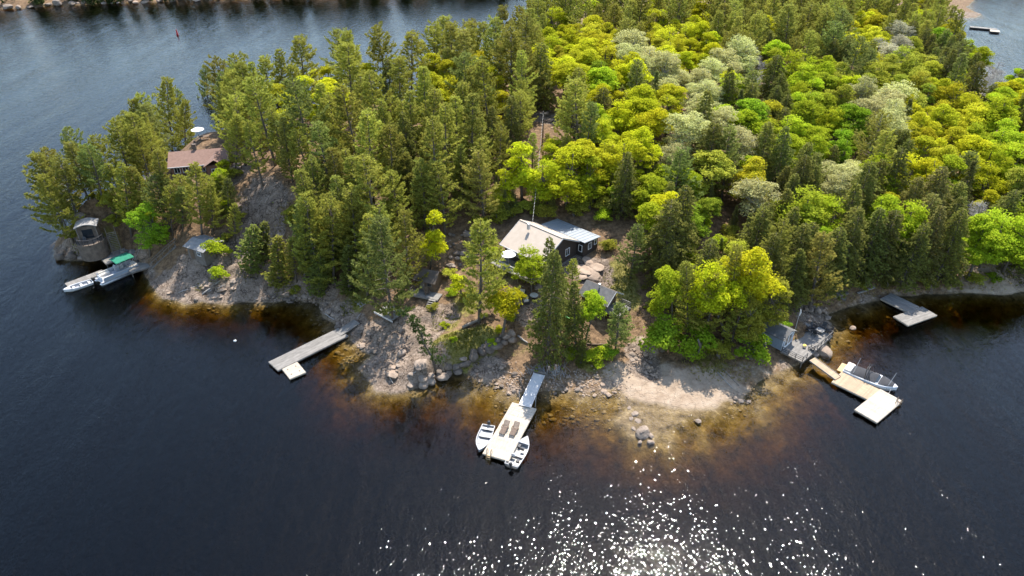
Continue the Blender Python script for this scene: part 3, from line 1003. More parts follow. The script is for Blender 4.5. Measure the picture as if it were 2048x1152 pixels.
hero('cedar', (1160, 735), (1160, 680), 'upright green juniper at the top of the brush bank', 'cedar', z0=.9, width=1.2)
hero('bush', (1193, 722), (1194, 698), 'low yellow-green shrub right of the upright juniper', 'lime', z0=1.3, width=1.5)
hero('bush', (1215, 715), (1216, 690), 'small bright green shrub at the foot of the small green pine', 'green', z0=1.4, width=1.2)
# the left point
hero('pine', (148, 486), (88, 348), 'leaning pine farthest out on the left point', 'pine', z0=4.5, var=2)
hero('pine', (222, 440), (165, 290), 'tall pine rising behind the stone lookout', 'pine', z0=4.6, var=0)
hero('pine', (262, 470), (240, 325), 'pine above the wooden stairs on the left point', 'pine', z0=4, var=3)
hero('pine', (404, 474), (394, 325), 'pine standing in front of the red-roofed cottage', 'pine', z0=5.2, var=1, width=.95)
hero('pine', (330, 445), (312, 300), 'pine just left of the red-roofed cottage', 'pine', z0=7, var=6)
hero('hardwood', (300, 512), (298, 395), 'bright green leafy tree above the left landing', 'green', z0=2.6, var=1, width=.95)
hero('bush', (432, 512), (434, 474), 'yellow-green shrub touching the grey-roofed shed', 'lime', z0=4, width=1.1)
hero('bush', (437, 560), (438, 527), 'yellow-green shrub alone on the bare rock shelf', 'lime', z0=2, width=.85)
hero('bush', (550, 428), (550, 402), 'tiny green shrub on the steep bare rock slope', 'lime', z0=8, width=.9)
for k, (b_, t_, kd, hu, lb) in enumerate([
    ((505, 545), (508, 445), 'cedar', 'cedar', 'cedar left of the others above the bare rock shelf'),
    ((560, 572), (556, 470), 'cedar', 'pine', 'pale thin conifer in front of the steep rock slope'),
    ((640, 592), (642, 500), 'cedar', 'cedar', 'dark cedar at the water behind the grey dock'),
    ((610, 560), (605, 395), 'pine', 'pine_blue', 'pine right of the steep rock slope'),
    ((668, 565), (660, 390), 'pine', 'pine', 'pine behind the dark cedars of the little bay'),
    ((700, 588), (698, 490), 'cedar', 'cedar', 'dark cedar left of the big pine by the platform'),
    ((735, 590), (735, 430), 'pine', 'pine', 'pine close behind the big pine by the platform'),
    ((525, 520), (530, 440), 'cedar', 'cedar', 'small cedar at the foot of the steep rock slope'),
    ((820, 575), (808, 420), 'pine', 'pine', 'pine left of the bright yellow tree behind the cabin')]):
    hero(kd, b_, t_, lb, hu, z0=2.5, var=k, width=1.1 if kd == 'pine' else 1.5)

for b_, t_, hu, lb in (((343, 304), (338, 152), 'pine', 'tallest pine on the knoll left of the white parasol'), ((366, 292), (374, 195), 'pine', 'pine just left of the white parasol on the knoll'), ((322, 312), (290, 185), 'pine', 'pine at the left back corner of the red-roofed cottage'),
                       ((418, 258), (408, 130), 'pine_blue', 'ragged pine behind the white parasol on the knoll'), ((440, 262), (445, 160), 'pine', 'pine right of the white parasol on the knoll'),
                       ((462, 268), (462, 135), 'pine', 'second pine right of the white parasol on the knoll'), ((483, 292), (486, 150), 'pine', 'pine right of the back corner of the red-roofed cottage'), ((352, 285), (352, 175), 'pine_blue', 'slim pine between the tallest pine and the white parasol'), ((306, 322), (262, 200), 'pine', 'pine on the back shore left of the red-roofed cottage'),
                       ((470, 345), (474, 225), 'pine', 'pine beside the flagstone steps of the red-roofed cottage'), ((440, 400), (434, 350), 'pine', 'short pine below the right end of the red-roofed cottage'), ((365, 415), (358, 350), 'pine', 'short pine below the left end of the red-roofed cottage'), ((455, 440), (455, 352), 'pine_blue', 'pine left of the steep bare rock slope'),
                       ((345, 470), (338, 372), 'pine', 'pine above the long railed stairway'), ((425, 462), (424, 362), 'pine', 'pine right behind the grey-roofed shed'), ((280, 450), (262, 330), 'pine_gold', 'straw-tinted pine above the bright green tree'), ((470, 480), (472, 405), 'pine', 'small pine at the left foot of the steep rock slope'), ((365, 462), (362, 372), 'pine_blue', 'pine left behind the grey-roofed shed')):
    hero('pine', b_, t_, lb, hu, z0=9.5)

# the twisted little pine on the rock point
def twisted_pine():
    r = np.random.default_rng(77)
    b0 = on(872, 742, 1.6)
    t = thing('white_pine', 'small crooked pine leaning out over the rock point', 'pine tree', (b0.x, b0.y, b0.z - .1))
    w = MB()
    pts = []
    for px, py, dz in ((872, 742, 0), (866, 715, 1.6), (850, 690, 3.0), (846, 668, 4.2), (830, 640, 5.4), (808, 618, 6.6)):
        z = b0.z + dz
        y = b0.y - .12 * dz
        u = (576 - py) / FPX
        x = (px - 1024) / FPX * (y * CP + (CAMH - z) * SP)
        pts.append(Vector((x, y, z)) - b0)
    for p in pts:
        pass
    zs = [z_at(py, b0.y - .12 * i) - b0.z for i, py in enumerate((742, 712, 686, 664, 640, 616))]
    pts = [Vector((p.x, -.12 * i, zs[i])) for i, p in enumerate(pts)]
    w.tube(pts, [.16, .13, .11, .09, .06, .02], 7)
    cs, ds = [], []
    for k in range(60):
        f = r.uniform(.12, .99) * (len(pts) - 1)
        i = min(int(f), len(pts) - 2)
        p = np.array(pts[i].lerp(pts[i + 1], f - i))
        d = unit(np.array([r.normal(0, 1), r.normal(0, 1), abs(r.normal(0, .35))]))
        ln = r.uniform(.5, 1.35) * (1.1 - .45 * f / len(pts))
        w.tube([p, p + d * ln], [.025, .008], 3, cap=False)
        for q in range(9):
            s = r.uniform(.35, 1.05)
            cs.append(p + d * ln * s + r.normal(0, .16, 3) * np.array([1, 1, .5]))
            ds.append(d * .7 + np.array([0, 0, .5]))
    tm, cm = finish('crooked_pine', w, *blades(np.array(cs), np.array(ds), 10, .30, .034, .6, r), 'bark', 'needles')
    for nm, me_ in (('trunk', tm), ('crown', cm)):
        o = bpy.data.objects.new(nm, me_)
        o.color = (.085, .125, .035, 1)
        col.objects.link(o)
        o.parent = t
twisted_pine()

# ------------------------------------------------------------------ the forest
KEEP = [ # photo windows that stay open: (x0, y0, x1, y1, distance of what is seen there)
 (332, 298, 462, 345, 112), (380, 240, 425, 290, 132), (472, 385, 572, 470, 102), (1003, 440, 1195, 530, 90), (1082, 195, 1112, 262, 131), (1066, 330, 1076, 440, 97), (1420, 398, 1466, 470, 100),
 (905, 470, 925, 560, 88), (1175, 480, 1300, 620, 84), (840, 470, 910, 600, 86), (1935, 30, 2010, 80, 240)]
CLEAR = [ # ground polygons without forest, in photo pixels of the ground
 [(0, 700), (0, 470), (150, 470), (262, 462), (330, 470), (470, 455), (470, 385), (565, 375), (562, 480), (572, 555), (600, 582), (690, 575), (780, 550), (830, 500), (905, 470), (985, 440), (1060, 425), (1220, 425), (1290, 455), (1295, 600), (1320, 655), (1520, 655), (1600, 600), (1690, 586), (1800, 574), (1900, 568), (2048, 550), (2200, 540), (2200, 800), (0, 800)],
 [(325, 370), (325, 280), (375, 245), (440, 245), (475, 290), (475, 375)],
 [(1082, 215), (1112, 215), (1115, 262), (1080, 262)]]

def in_poly(x, y, poly):
    c = False
    for i in range(len(poly)):
        (x0, y0), (x1, y1) = poly[i - 1], poly[i]
        if (y0 > y) != (y1 > y) and x < x0 + (y - y0) / (y1 - y0) * (x1 - x0):
            c = not c
    return c

BLOBS = [ # crowns of one colour seen in the photo: x, y, radius, kind, hue
 (858, 150, 46, 'hardwood', 'gold'), (890, 205, 34, 'hardwood', 'gold'), (645, 165, 42, 'hardwood', 'gold'), (560, 190, 36, 'hardwood', 'gold'), (615, 190, 34, 'hardwood', 'gold'), (690, 190, 26, 'hardwood', 'gold'), (955, 115, 26, 'hardwood', 'gold'), (785, 90, 24, 'hardwood', 'yellow'), (720, 120, 18, 'hardwood', 'gold'), (1120, 40, 34, 'hardwood', 'yellow'), (1165, 75, 52, 'hardwood', 'gold'), (1110, 85, 40, 'hardwood', 'yellow'), (1205, 70, 40, 'hardwood', 'gold'),
 (425, 185, 26, 'hardwood', 'yellow'), (440, 240, 20, 'hardwood', 'yellow'), (1035, 300, 44, 'hardwood', 'yellow'), (1005, 345, 34, 'hardwood', 'yellow'), (1050, 345, 40, 'hardwood', 'yellow'), (1110, 310, 46, 'hardwood', 'yellow'), (1150, 285, 42, 'hardwood', 'yellow'), (1180, 330, 30, 'hardwood', 'lime'), (1215, 255, 40, 'hardwood', 'gold'), (1250, 140, 22, 'hardwood', 'yellow'), (1245, 125, 26, 'hardwood', 'yellow'), (1150, 135, 24, 'hardwood', 'yellow'), (1112, 180, 22, 'hardwood', 'lime'), (1000, 140, 18, 'hardwood', 'yellow'),
 (1232, 370, 50, 'hardwood', 'lime'), (1200, 400, 36, 'hardwood', 'lime'), (1290, 200, 50, 'hardwood', 'yellow'), (1345, 195, 40, 'hardwood', 'gold'), (1240, 265, 40, 'hardwood', 'yellow'), (1265, 250, 30, 'hardwood', 'yellow'), (1330, 50, 44, 'hardwood', 'gold'), (1385, 60, 50, 'hardwood', 'yellow'), (1300, 70, 20, 'hardwood', 'yellow'),
 (1275, 95, 50, 'pale', 'pale'), (1240, 100, 34, 'pale', 'pale'), (1405, 112, 62, 'pale', 'pale'), (1360, 130, 30, 'pale', 'pale'), (1480, 118, 42, 'pale', 'pale'), (1510, 110, 40, 'bare', 'bare'), (1365, 272, 52, 'pale', 'pale'), (1432, 245, 42, 'pale', 'pale'), (1345, 240, 24, 'bare', 'bare'), (1750, 195, 54, 'pale', 'pale'), (1775, 225, 34, 'pale', 'pale'), (1695, 318, 50, 'pale', 'pale'), (1500, 352, 42, 'pale', 'pale'), (1790, 78, 36, 'pale', 'grey'), (1768, 85, 20, 'bare', 'bare'), (1990, 135, 36, 'bare', 'bare'), (1415, 440, 60, 'bare', 'bare'), (1985, 390, 30, 'bare', 'bare'), (1415, 180, 26, 'pale', 'pale'), (1440, 180, 14, 'hardwood', 'rust'),
 (1510, 238, 34, 'hardwood', 'green'), (1565, 250, 34, 'hardwood', 'lime'), (1630, 215, 50, 'hardwood', 'lime'), (1715, 235, 44, 'hardwood', 'green'), (1640, 140, 46, 'hardwood', 'lime'), (1570, 105, 30, 'hardwood', 'lime'), (1675, 145, 28, 'hardwood', 'olive'), (1640, 385, 44, 'hardwood', 'lime'), (1660, 425, 34, 'hardwood', 'green'), (1390, 365, 36, 'hardwood', 'green'), (1310, 345, 36, 'hardwood', 'lime'), (1325, 400, 30, 'hardwood', 'lime'), (1950, 95, 34, 'hardwood', 'lime'), (1800, 405, 36, 'hardwood', 'lime'), (1860, 320, 40, 'hardwood', 'yellow'), (1730, 55, 44, 'hardwood', 'gold'), (1820, 130, 60, 'hardwood', 'olive'), (1870, 180, 50, 'hardwood', 'gold'), (1930, 190, 40, 'hardwood', 'gold'), (1860, 245, 44, 'hardwood', 'gold'), (1920, 260, 50, 'hardwood', 'gold'), (2000, 220, 50, 'hardwood', 'lime'), (2020, 290, 40, 'hardwood', 'lime'), (1980, 300, 36, 'hardwood', 'yellow'), (2030, 180, 30, 'hardwood', 'yellow'), (1770, 150, 36, 'hardwood', 'olive'),
 (2035, 450, 40, 'hardwood', 'lime'), (2000, 440, 30, 'hardwood', 'lime'), (1960, 430, 20, 'hardwood', 'green'),
 (1250, 45, 26, 'pine', 'pine'), (1480, 40, 44, 'pine', 'pine'), (1620, 60, 50, 'pine', 'pine'), (1560, 70, 34, 'hemlock', 'hemlock'), (1545, 150, 26, 'hemlock', 'hemlock'), (1850, 90, 30, 'hemlock', 'hemlock'), (1300, 300, 26, 'hemlock', 'hemlock'), (1290, 250, 20, 'hemlock', 'hemlock'), (1540, 300, 30, 'hemlock', 'hemlock'), (1580, 330, 34, 'hemlock', 'hemlock'), (1560, 400, 44, 'hemlock', 'hemlock'), (1500, 410, 40, 'spruce', 'spruce'), (1610, 330, 28, 'spruce', 'spruce'), (1740, 380, 44, 'hemlock', 'hemlock'), (1720, 440, 50, 'hemlock', 'hemlock'), (1780, 470, 50, 'hemlock', 'hemlock'), (1860, 400, 50, 'hemlock', 'hemlock_gold'), (1920, 380, 44, 'hemlock', 'hemlock'), (1840, 470, 60, 'hemlock', 'hemlock'), (1930, 460, 50, 'hemlock', 'hemlock'), (1990, 480, 30, 'pine', 'pine_blue'), (1640, 470, 40, 'hemlock', 'hemlock'), (1760, 290, 30, 'pine', 'pine'), (1800, 310, 26, 'hemlock', 'hemlock'), (1370, 205, 20, 'pine', 'pine'), (1535, 380, 30, 'spruce', 'hemlock_gold'), (1450, 390, 30, 'spruce', 'spruce')]
HGT = dict(pine=13.8, hemlock=11.5, spruce=10.0, hardwood=10.2, pale=11.0, bare=9.5)

def pick(px, py, r):
    for bx, by, br, kd, hu in BLOBS:
        if kd in ('pale', 'bare') and br > 30:
            br *= .74
        if (px - bx) ** 2 + (py - by) ** 2 < br * br:
            return kd, hu
    q = r.random()
    edge_x = 1150 + .12 * py
    if px < edge_x:
        if py > 330 and px > 900 and q < .3:
            return 'hardwood', r.choice(['yellow', 'lime', 'olive'])
        if q < .025:
            return 'hardwood', 'gold'
        if q < .07:
            return 'hemlock', 'hemlock'
        return 'pine', ('pine_gold' if q > .93 else 'pine_blue' if q > .86 else 'pine')
    if py < 60:
        return ('pine', 'pine') if q < .55 else ('hemlock', 'hemlock') if q < .7 else ('hardwood', 'yellow')
    if py > 400:
        return ('hemlock', 'hemlock') if q < .5 else ('spruce', 'spruce') if q < .58 else ('pine', 'pine') if q < .7 else ('hardwood', r.choice(['lime', 'green', 'olive']))
    if q < .06:
        return 'spruce', 'spruce'
    if q < .24:
        return 'hemlock', 'hemlock'
    if q < .34:
        return 'pine', 'pine_blue'
    if q < .365:
        return 'bare' if q < .35 else 'pale', 'bare' if q < .35 else 'pale'
    return 'hardwood', r.choice(['yellow', 'yellow', 'gold', 'lime', 'lime', 'olive', 'green'])

ADJ = dict(pine='olive-green white pine', pine_blue='blue-green white pine', pine_gold='straw-tinted white pine', hemlock='dark green hemlock', hemlock_gold='brownish hemlock', spruce='narrow dark spruce', yellow='bright yellow leafy tree', gold='golden leafy tree', lime='yellow-green leafy tree', green='fresh green leafy tree', olive='olive leafy tree', pale='pale whitish-green tree', grey='greyish leafing tree', rust='rust-brown leafy tree', bare='grey leafless tree')

def where(bx, by):
    if bx < 330:
        return 'on the left point beside the red-roofed cottage'
    if bx < 480:
        return 'around and behind the red-roofed cottage'
    if bx < 640:
        return 'above the steep bare rock slope' if by > 270 else 'on the back shore behind the rock slope'
    if bx < 1000:
        if by < 130:
            return 'along the skyline at the upper left'
        return 'on the ridge left of the dark house' if by < 320 else 'on the slope left of the dark house'
    if bx < 1250:
        if by < 130:
            return 'at the top centre of the forest'
        return 'on the hill behind the dark house' if by < 350 else 'close behind the dark house'
    if by < 90:
        return 'along the top edge right of centre' if bx < 1640 else 'near the far bay at upper right'
    if by < 250:
        return 'in the mixed woods right of the hill' if bx < 1640 else 'in the mixed woods at upper right'
    if by < 400:
        return 'in the woods above the beach clump' if bx < 1600 else 'in the woods above the right bay'
    return 'behind the beach clump' if bx < 1640 else 'in the front row above the right bay'

def forest():
    r = random.Random(5)
    placed = []
    cell = {}
    xs0, xs1, ys0, ys1 = -85, 215, 70, 330
    n = 0
    spacing = dict(pine=3.2, hemlock=2.9, spruce=2.4, hardwood=3.3, pale=3.8, bare=4.0)
    cand = []
    for _ in range(60000):
        # denser candidates near the camera
        y = ys0 + (ys1 - ys0) * r.random() ** 1.25
        x = r.uniform(-.95, .95) * (y * CP + CAMH * SP) * .86
        if not xs0 < x < xs1:
            continue
        cand.append((x, y))
    for x, y in cand:
        z = hz(x, y)
        if z < .5:
            continue
        bx, by = proj(x, y, z)
        if not -60 < bx < 2110 or by < -60 or by > 640:
            continue
        if any(in_poly(bx, by, p) for p in CLEAR):
            continue
        cx, cy = proj(x, y, z + 9.5)
        if cy < -25:
            continue
        kd, hu = pick(cx, cy, r)
        sp = spacing[kd] * (1 + .10 * (y > 160))
        gx, gy = int(x // 6), int(y // 6)
        ok = True
        for i in (-1, 0, 1):
            for j in (-1, 0, 1):
                for (qx, qy, qs) in cell.get((gx + i, gy + j), ()):
                    if (qx - x) ** 2 + (qy - y) ** 2 < (.5 * (qs + sp)) ** 2:
                        ok = False
        if not ok:
            continue
        h = HGT[kd] * r.uniform(.72, 1.16)
        if bx < 330:
            h *= .93
        tx, ty = proj(x, y, z + h)
        rpx = 2.6 * h / 14 * FPX / (y * CP + (CAMH - z) * SP)
        bad = False
        for (x0, y0, x1, y1, dk) in KEEP:
            if y < dk and bx + rpx > x0 and min(bx, tx) - rpx < x1 and max(bx, tx) + rpx > x0 and ty < y1 and by > y0:
                hn = z_at(y1 + 4, y) - z
                if hn > 4.5 and kd != 'bare':
                    h = min(h, hn)
                    tx, ty = proj(x, y, z + h)
                else:
                    bad = True
        if bad:
            continue
        if sd_at(x, y) < 1.2:
            continue
        cell.setdefault((gx, gy), []).append((x, y, sp))
        placed.append((x, y, z, kd, hu, h, bx, by))
    placed.sort(key=lambda p: p[1])
    # leave out trees that stand wholly behind nearer crowns
    occ = np.zeros((300, 540), bool)
    yy, xx = np.mgrid[0:300, 0:540]
    keep = []
    for p in placed:
        x, y, z, kd, hu, h, bx, by = p
        sc = FPX / (y * CP + (CAMH - z) * SP) / 4
        cx, cy = proj(x, y, z + h * .58)
        cx, cy = cx / 4 + 10, cy / 4 + 6
        wide = dict(pine=.17, hemlock=.18, spruce=.11, hardwood=.27, pale=.27, bare=.24)[kd]
        e = ((xx - cx) / (wide * h * sc)) ** 2 + ((yy - cy) / (.40 * h * sc)) ** 2 < 1
        n_ = e.sum()
        if n_ == 0 or (e & ~occ).sum() / n_ < .10:
            continue
        keep.append(p)
        occ |= ((xx - cx) / (wide * .85 * h * sc)) ** 2 + ((yy - cy) / (.36 * h * sc)) ** 2 < 1
    return keep

placed = forest()
rows = {}
for p in placed:
    x, y, z, kd, hu, h, bx, by = p
    f = h / HGT[kd]
    size = 'tall ' if f > 1.03 else 'short ' if f < .84 else ''
    rows.setdefault((size + ADJ[hu], where(bx, by), kd, hu), []).append(p)
ORD = ['leftmost', 'second', 'third', 'fourth', 'fifth', 'sixth', 'seventh', 'eighth', 'ninth', 'tenth', 'eleventh', 'twelfth']
for (adj, wh, kd, hu), lst in rows.items():
    lst.sort(key=lambda p: p[6])
    for i, (x, y, z, kd, hu, h, bx, by) in enumerate(lst):
        if len(lst) == 1:
            lab = adj + ' ' + wh
        elif i == len(lst) - 1:
            lab = 'rightmost ' + adj + ' ' + wh
        elif i == 0:
            lab = 'leftmost ' + adj + ' ' + wh
        elif i < 12:
            lab = ORD[i] + ' from left ' + adj + ' ' + wh
        else:
            lab = adj + ' ' + wh
        tree(kd, (x, y, z - .15), h, lab, NAME[kd].replace('_', ' ') + 's ' + wh, hu,
             width=rnd.uniform(.92, 1.18) * (1.16 if kd in ('hardwood', 'pale') else 1.08), lean=(rnd.gauss(0, .035), rnd.gauss(0, .035)))

# young growth between the trunks where the ground would show
k = 0
r5 = random.Random(17)
for poly, n_, z0, place in (([(985, 400), (1230, 395), (1300, 440), (1230, 432), (985, 440)], 26, 8, 'on the bank behind the dark house'), ([(1290, 440), (1420, 430), (1600, 470), (1600, 580), (1320, 640), (1300, 500)], 34, 5, 'between the beach clump and the woods'),
                            ([(430, 360), (480, 345), (470, 470), (430, 455)], 8, 8, 'left of the steep rock slope'), ([(575, 400), (760, 380), (780, 540), (600, 560)], 22, 5, 'under the pines above the little bay'), ([(1620, 560), (1760, 540), (2040, 520), (2040, 470), (1700, 500)], 22, 3, 'under the trees along the right bay'), ([(200, 400), (330, 390), (330, 460), (230, 455)], 10, 6, 'under the pines of the left point')):
    m_ = t_ = 0
    spots_ = []
    while m_ < n_ and t_ < 400:
        t_ += 1
        px, py = r5.uniform(min(q[0] for q in poly), max(q[0] for q in poly)), r5.uniform(min(q[1] for q in poly), max(q[1] for q in poly))
        if in_poly(px, py, poly):
            spots_.append((px, py))
            m_ += 1
    for i, (px, py) in enumerate(sorted(spots_)):
        p = on(px, py, z0)
        kd = r5.choice(('bush', 'sapling', 'spruce', 'bush'))
        tree(kd, (p.x, p.y, p.z - .1), {'bush': 2.2, 'sapling': 4.5, 'spruce': 4.5}[kd] * r5.uniform(.8, 1.2), {'bush': 'low undergrowth shrub ', 'sapling': 'thin leafy sapling ', 'spruce': 'small dark spruce '}[kd] + place, 'young growth ' + place, {'bush': 'olive', 'sapling': 'lime', 'spruce': 'spruce'}[kd], width=1.2)
# ------------------------------------------------------------------ rocks
def rock_mesh(seed, flat=.65, sub=3):
    r = random.Random(seed)
    bm = bmesh.new()
    bmesh.ops.create_icosphere(bm, subdivisions=sub, radius=1.0)
    planes = []
    for _ in range(9):
        n = Vector((r.gauss(0, 1), r.gauss(0, 1), r.gauss(0, .8)))
        n.normalize()
        planes.append((n, r.uniform(.62, .92)))
    off = Vector((r.uniform(0, 50), r.uniform(0, 50), r.uniform(0, 50)))
    from mathutils import noise as mn
    for v in bm.verts:
        p = v.co.copy()
        for n, d in planes:
            e = p.dot(n) - d
            if e > 0:
                p -= n * e * .9
        p *= 1 + .10 * mn.noise(p * 1.7 + off) + .04 * mn.noise(p * 5 + off)
        p.z *= flat
        v.co = p
    m = bpy.data.meshes.new('boulder')
    bm.to_mesh(m)
    bm.free()
    return m
ROCKS = [rock_mesh(500 + i, flat=f) for i, f in enumerate((.7, .6, .8, .5, .65, .75))]
SLABS = [rock_mesh(520 + i, flat=f) for i, f in enumerate((.28, .22, .34))]
ROCKM = {}
for base in ('stone', 'dark_stone', 'pink_stone'):
    ROCKM[base] = ([], [])
    for i, lst in enumerate((ROCKS, SLABS)):
        for me_ in lst:
            c = me_.copy()
            c.materials.append(MAT[base])
            ROCKM[base][i].append(c)

def boulder(loc, size, label=None, group=None, mat='stone', slab=False, parent=None, name='boulder', sink=.35):
    lst = ROCKM[mat][1 if slab else 0]
    o = bpy.data.objects.new(name, rnd.choice(lst))
    col.objects.link(o)
    sx, sy, sz = (size * rnd.uniform(.8, 1.25), size * rnd.uniform(.75, 1.15), size * rnd.uniform(.75, 1.15))
    o.scale = (sx, sy, sz)
    o.rotation_euler = (rnd.gauss(0, .15), rnd.gauss(0, .15), rnd.uniform(0, 6.28))
    o.location = (loc[0], loc[1], loc[2] + sz * .6 * (1 - sink) - .05 if not slab else loc[2] + sz * .08)
    if parent:
        o.parent = parent
    elif label:
        tag(o, label, 'rock', group)
    return o

def scatter(n, poly_px, sizes, label, group, mat=('stone',), slab=.1, zmin=-.4, zmax=99):
    xs, ys = [p[0] for p in poly_px], [p[1] for p in poly_px]
    k = tries = 0
    while k < n and tries < n * 60:
        tries += 1
        px, py = rnd.uniform(min(xs), max(xs)), rnd.uniform(min(ys), max(ys))
        if not in_poly(px, py, poly_px):
            continue
        p = on(px, py, .5)
        if not zmin < p.z < zmax:
            continue
        s = sizes[0] * (sizes[1] / sizes[0]) ** (rnd.random() ** 1.8)
        k += 1
        if s < .30:
            small.append((p, s))
            continue
        boulder(p, s, label, group, rnd.choice(mat), rnd.random() < slab)

small = []
scatter(70, [(935, 745), (1010, 722), (1040, 745), (1060, 760), (1030, 792), (1000, 780), (950, 765)], (.12, .42), 'stone among the shore rubble left of the gangway', 'stones left of the gangway', ('stone', 'dark_stone', 'pink_stone'))
scatter(95, [(1078, 765), (1120, 740), (1200, 745), (1245, 770), (1235, 792), (1150, 792), (1080, 790)], (.11, .40), 'stone among the shore rubble right of the gangway', 'stones right of the gangway', ('stone', 'dark_stone', 'pink_stone'))
scatter(40, [(1255, 700), (1285, 690), (1320, 745), (1300, 760), (1270, 740)], (.16, .5), 'flat stone on the path down to the beach', 'stones on the beach path', ('pink_stone', 'stone'), slab=.7)
scatter(16, [(1462, 785), (1495, 780), (1500, 806), (1470, 812)], (.15, .4), 'stone at the right end of the sandy beach', 'stones at the beach end', ('stone', 'pink_stone'))
scatter(30, [(1605, 618), (1650, 612), (1660, 640), (1630, 655), (1612, 650)], (.22, .6), 'boulder in the pale rock pile behind the deck chairs', 'rock pile behind the deck chairs', ('pink_stone', 'stone'))
scatter(45, [(530, 590), (640, 588), (665, 625), (640, 625), (630, 606), (535, 604)], (.18, .65), 'rock on the dark shore of the little bay', 'rocks round the little bay', ('dark_stone', 'stone'), slab=.2)
scatter(14, [(330, 560), (480, 560), (520, 604), (420, 608), (340, 602)], (.3, 1.0), 'fractured slab on the bare rock shelf', 'slabs of the bare rock shelf', ('stone', 'pink_stone'), slab=.75)
scatter(22, [(650, 630), (720, 625), (760, 690), (740, 715), (700, 690)], (.2, .8), 'slab on the rocky bank below the platform', 'slabs below the platform', ('stone', 'dark_stone', 'pink_stone'), slab=.6)
scatter(13, [(725, 730), (770, 700), (850, 700), (850, 760), (800, 785), (745, 782)], (.25, 1.0), 'slab lying on the rock point', 'slabs on the rock point', ('stone', 'pink_stone'), slab=.85)
scatter(22, [(880, 470), (935, 460), (945, 520), (905, 545), (880, 520)], (.25, .7), 'rock on the wooded bank behind the small cabin', 'rocks behind the small cabin', ('dark_stone', 'stone'), zmin=2)
scatter(26, [(1040, 575), (1130, 570), (1140, 620), (1060, 640), (1035, 610)], (.2, .65), 'rock in the rock garden below the dark house', 'rock garden stones', ('stone', 'pink_stone'), slab=.4, zmin=1)
scatter(14, [(2005, 520), (2048, 515), (2048, 560), (2010, 560)], (.3, .8), 'pale rock at the right edge of the bay', 'rocks at the right edge', ('stone', 'pink_stone'), slab=.4)
scatter(10, [(105, 505), (200, 500), (200, 522), (110, 522)], (.3, 1.0), 'rock at the waterline of the left point', 'rocks of the left point', ('dark_stone', 'stone'))
scatter(10, [(1085, 225), (1110, 225), (1112, 262), (1082, 262)], (.3, .8), 'rock in the small clearing on the hill', 'rocks in the hill clearing', ('pink_stone',), slab=.5, zmin=3)
tri = rock_mesh(600, .6, 1)
tv = np.array([v.co for v in tri.vertices])
tf = np.array([tuple(p.vertices) for p in tri.polygons])
V_, F_ = [], []
for i in range(900):                       # loose cobbles between the larger stones
    q, s = small[i % len(small)]
    if i >= len(small):
        q = Vector((q.x + rnd.gauss(0, .9), q.y + rnd.gauss(0, .7), 0))
        q.z = hz(q.x, q.y)
        s = rnd.uniform(.06, .16)
    a = rnd.uniform(0, 6.28)
    rot = np.array([[math.cos(a), -math.sin(a), 0], [math.sin(a), math.cos(a), 0], [0, 0, 1]])
    V_.append((tv * s * np.array([rnd.uniform(.7, 1.4), 1, rnd.uniform(.7, 1.2)])) @ rot + np.array([q.x, q.y, q.z + s * .2]))
    F_.append(tf + i * len(tv))
me_ = np_mesh('cobbles', np.concatenate(V_), np.concatenate(F_))
me_.materials.append(MAT['pink_stone'])
o = bpy.data.objects.new('cobbles', me_)
col.objects.link(o)
tag(o, 'loose cobbles and pebbles along the shore', 'cobbles', kind='stuff')
for px, py, s, lb in ((1258, 815, .3, 'smallest stone at the shore end of the boulder shoal'), (1270, 828, .5, 'grey boulder nearest the beach in the boulder shoal'), (1276, 842, .45, 'second boulder from the beach in the boulder shoal'), (1262, 838, .3, 'small stone left of the second shoal boulder'),
                      (1268, 858, .35, 'pinkish stone left of the big shoal boulder'), (1286, 868, .95, 'big pale boulder in the middle of the shoal off the beach'), (1302, 872, .5, 'boulder right of the big shoal boulder'), (1302, 884, .4, 'outer boulder of the shoal off the beach'), (1280, 884, .35, 'low stone below the big shoal boulder'), (1396, 842, .4, 'lone wet stone in the shallows off the beach')):
    p = g(px, py)
    boulder((p.x, p.y, -.12 - s * .12), s, lb, None, 'stone')
p = g(1705, 657)
boulder((p.x, p.y, -.15), .5, 'pale stone showing above water in the right bay', None, 'pink_stone')
p = g(1648, 705)
boulder((p.x, p.y, -.3), 1.25, 'large rounded boulder at the foot of the boathouse deck', None, 'pink_stone')
p = g(1628, 708)
boulder((p.x, p.y, -.2), .6, 'smaller boulder under the corner of the boathouse deck', None, 'stone')
for px, py, s, rz, lb in ((1168, 540, 1.5, 0, 'flat slab nearest the corner of the dark house'), (1185, 552, 1.5, 1, 'long flat slab above the mossy-roofed shed'), (1160, 556, 1.1, 2, 'slab left of the mossy-roofed shed roof'), (1192, 536, 1.3, .4, 'upper right slab of the flat rocks by the dark house'), (1150, 533, 1.0, 2, 'leftmost slab of the flat rocks by the dark house'), (1177, 526, .9, 1, 'small slab against the wall of the dark house')):
    p = on(px, py, 5)
    o = boulder((p.x, p.y, p.z + .12), s, lb, None, 'pink_stone', True)
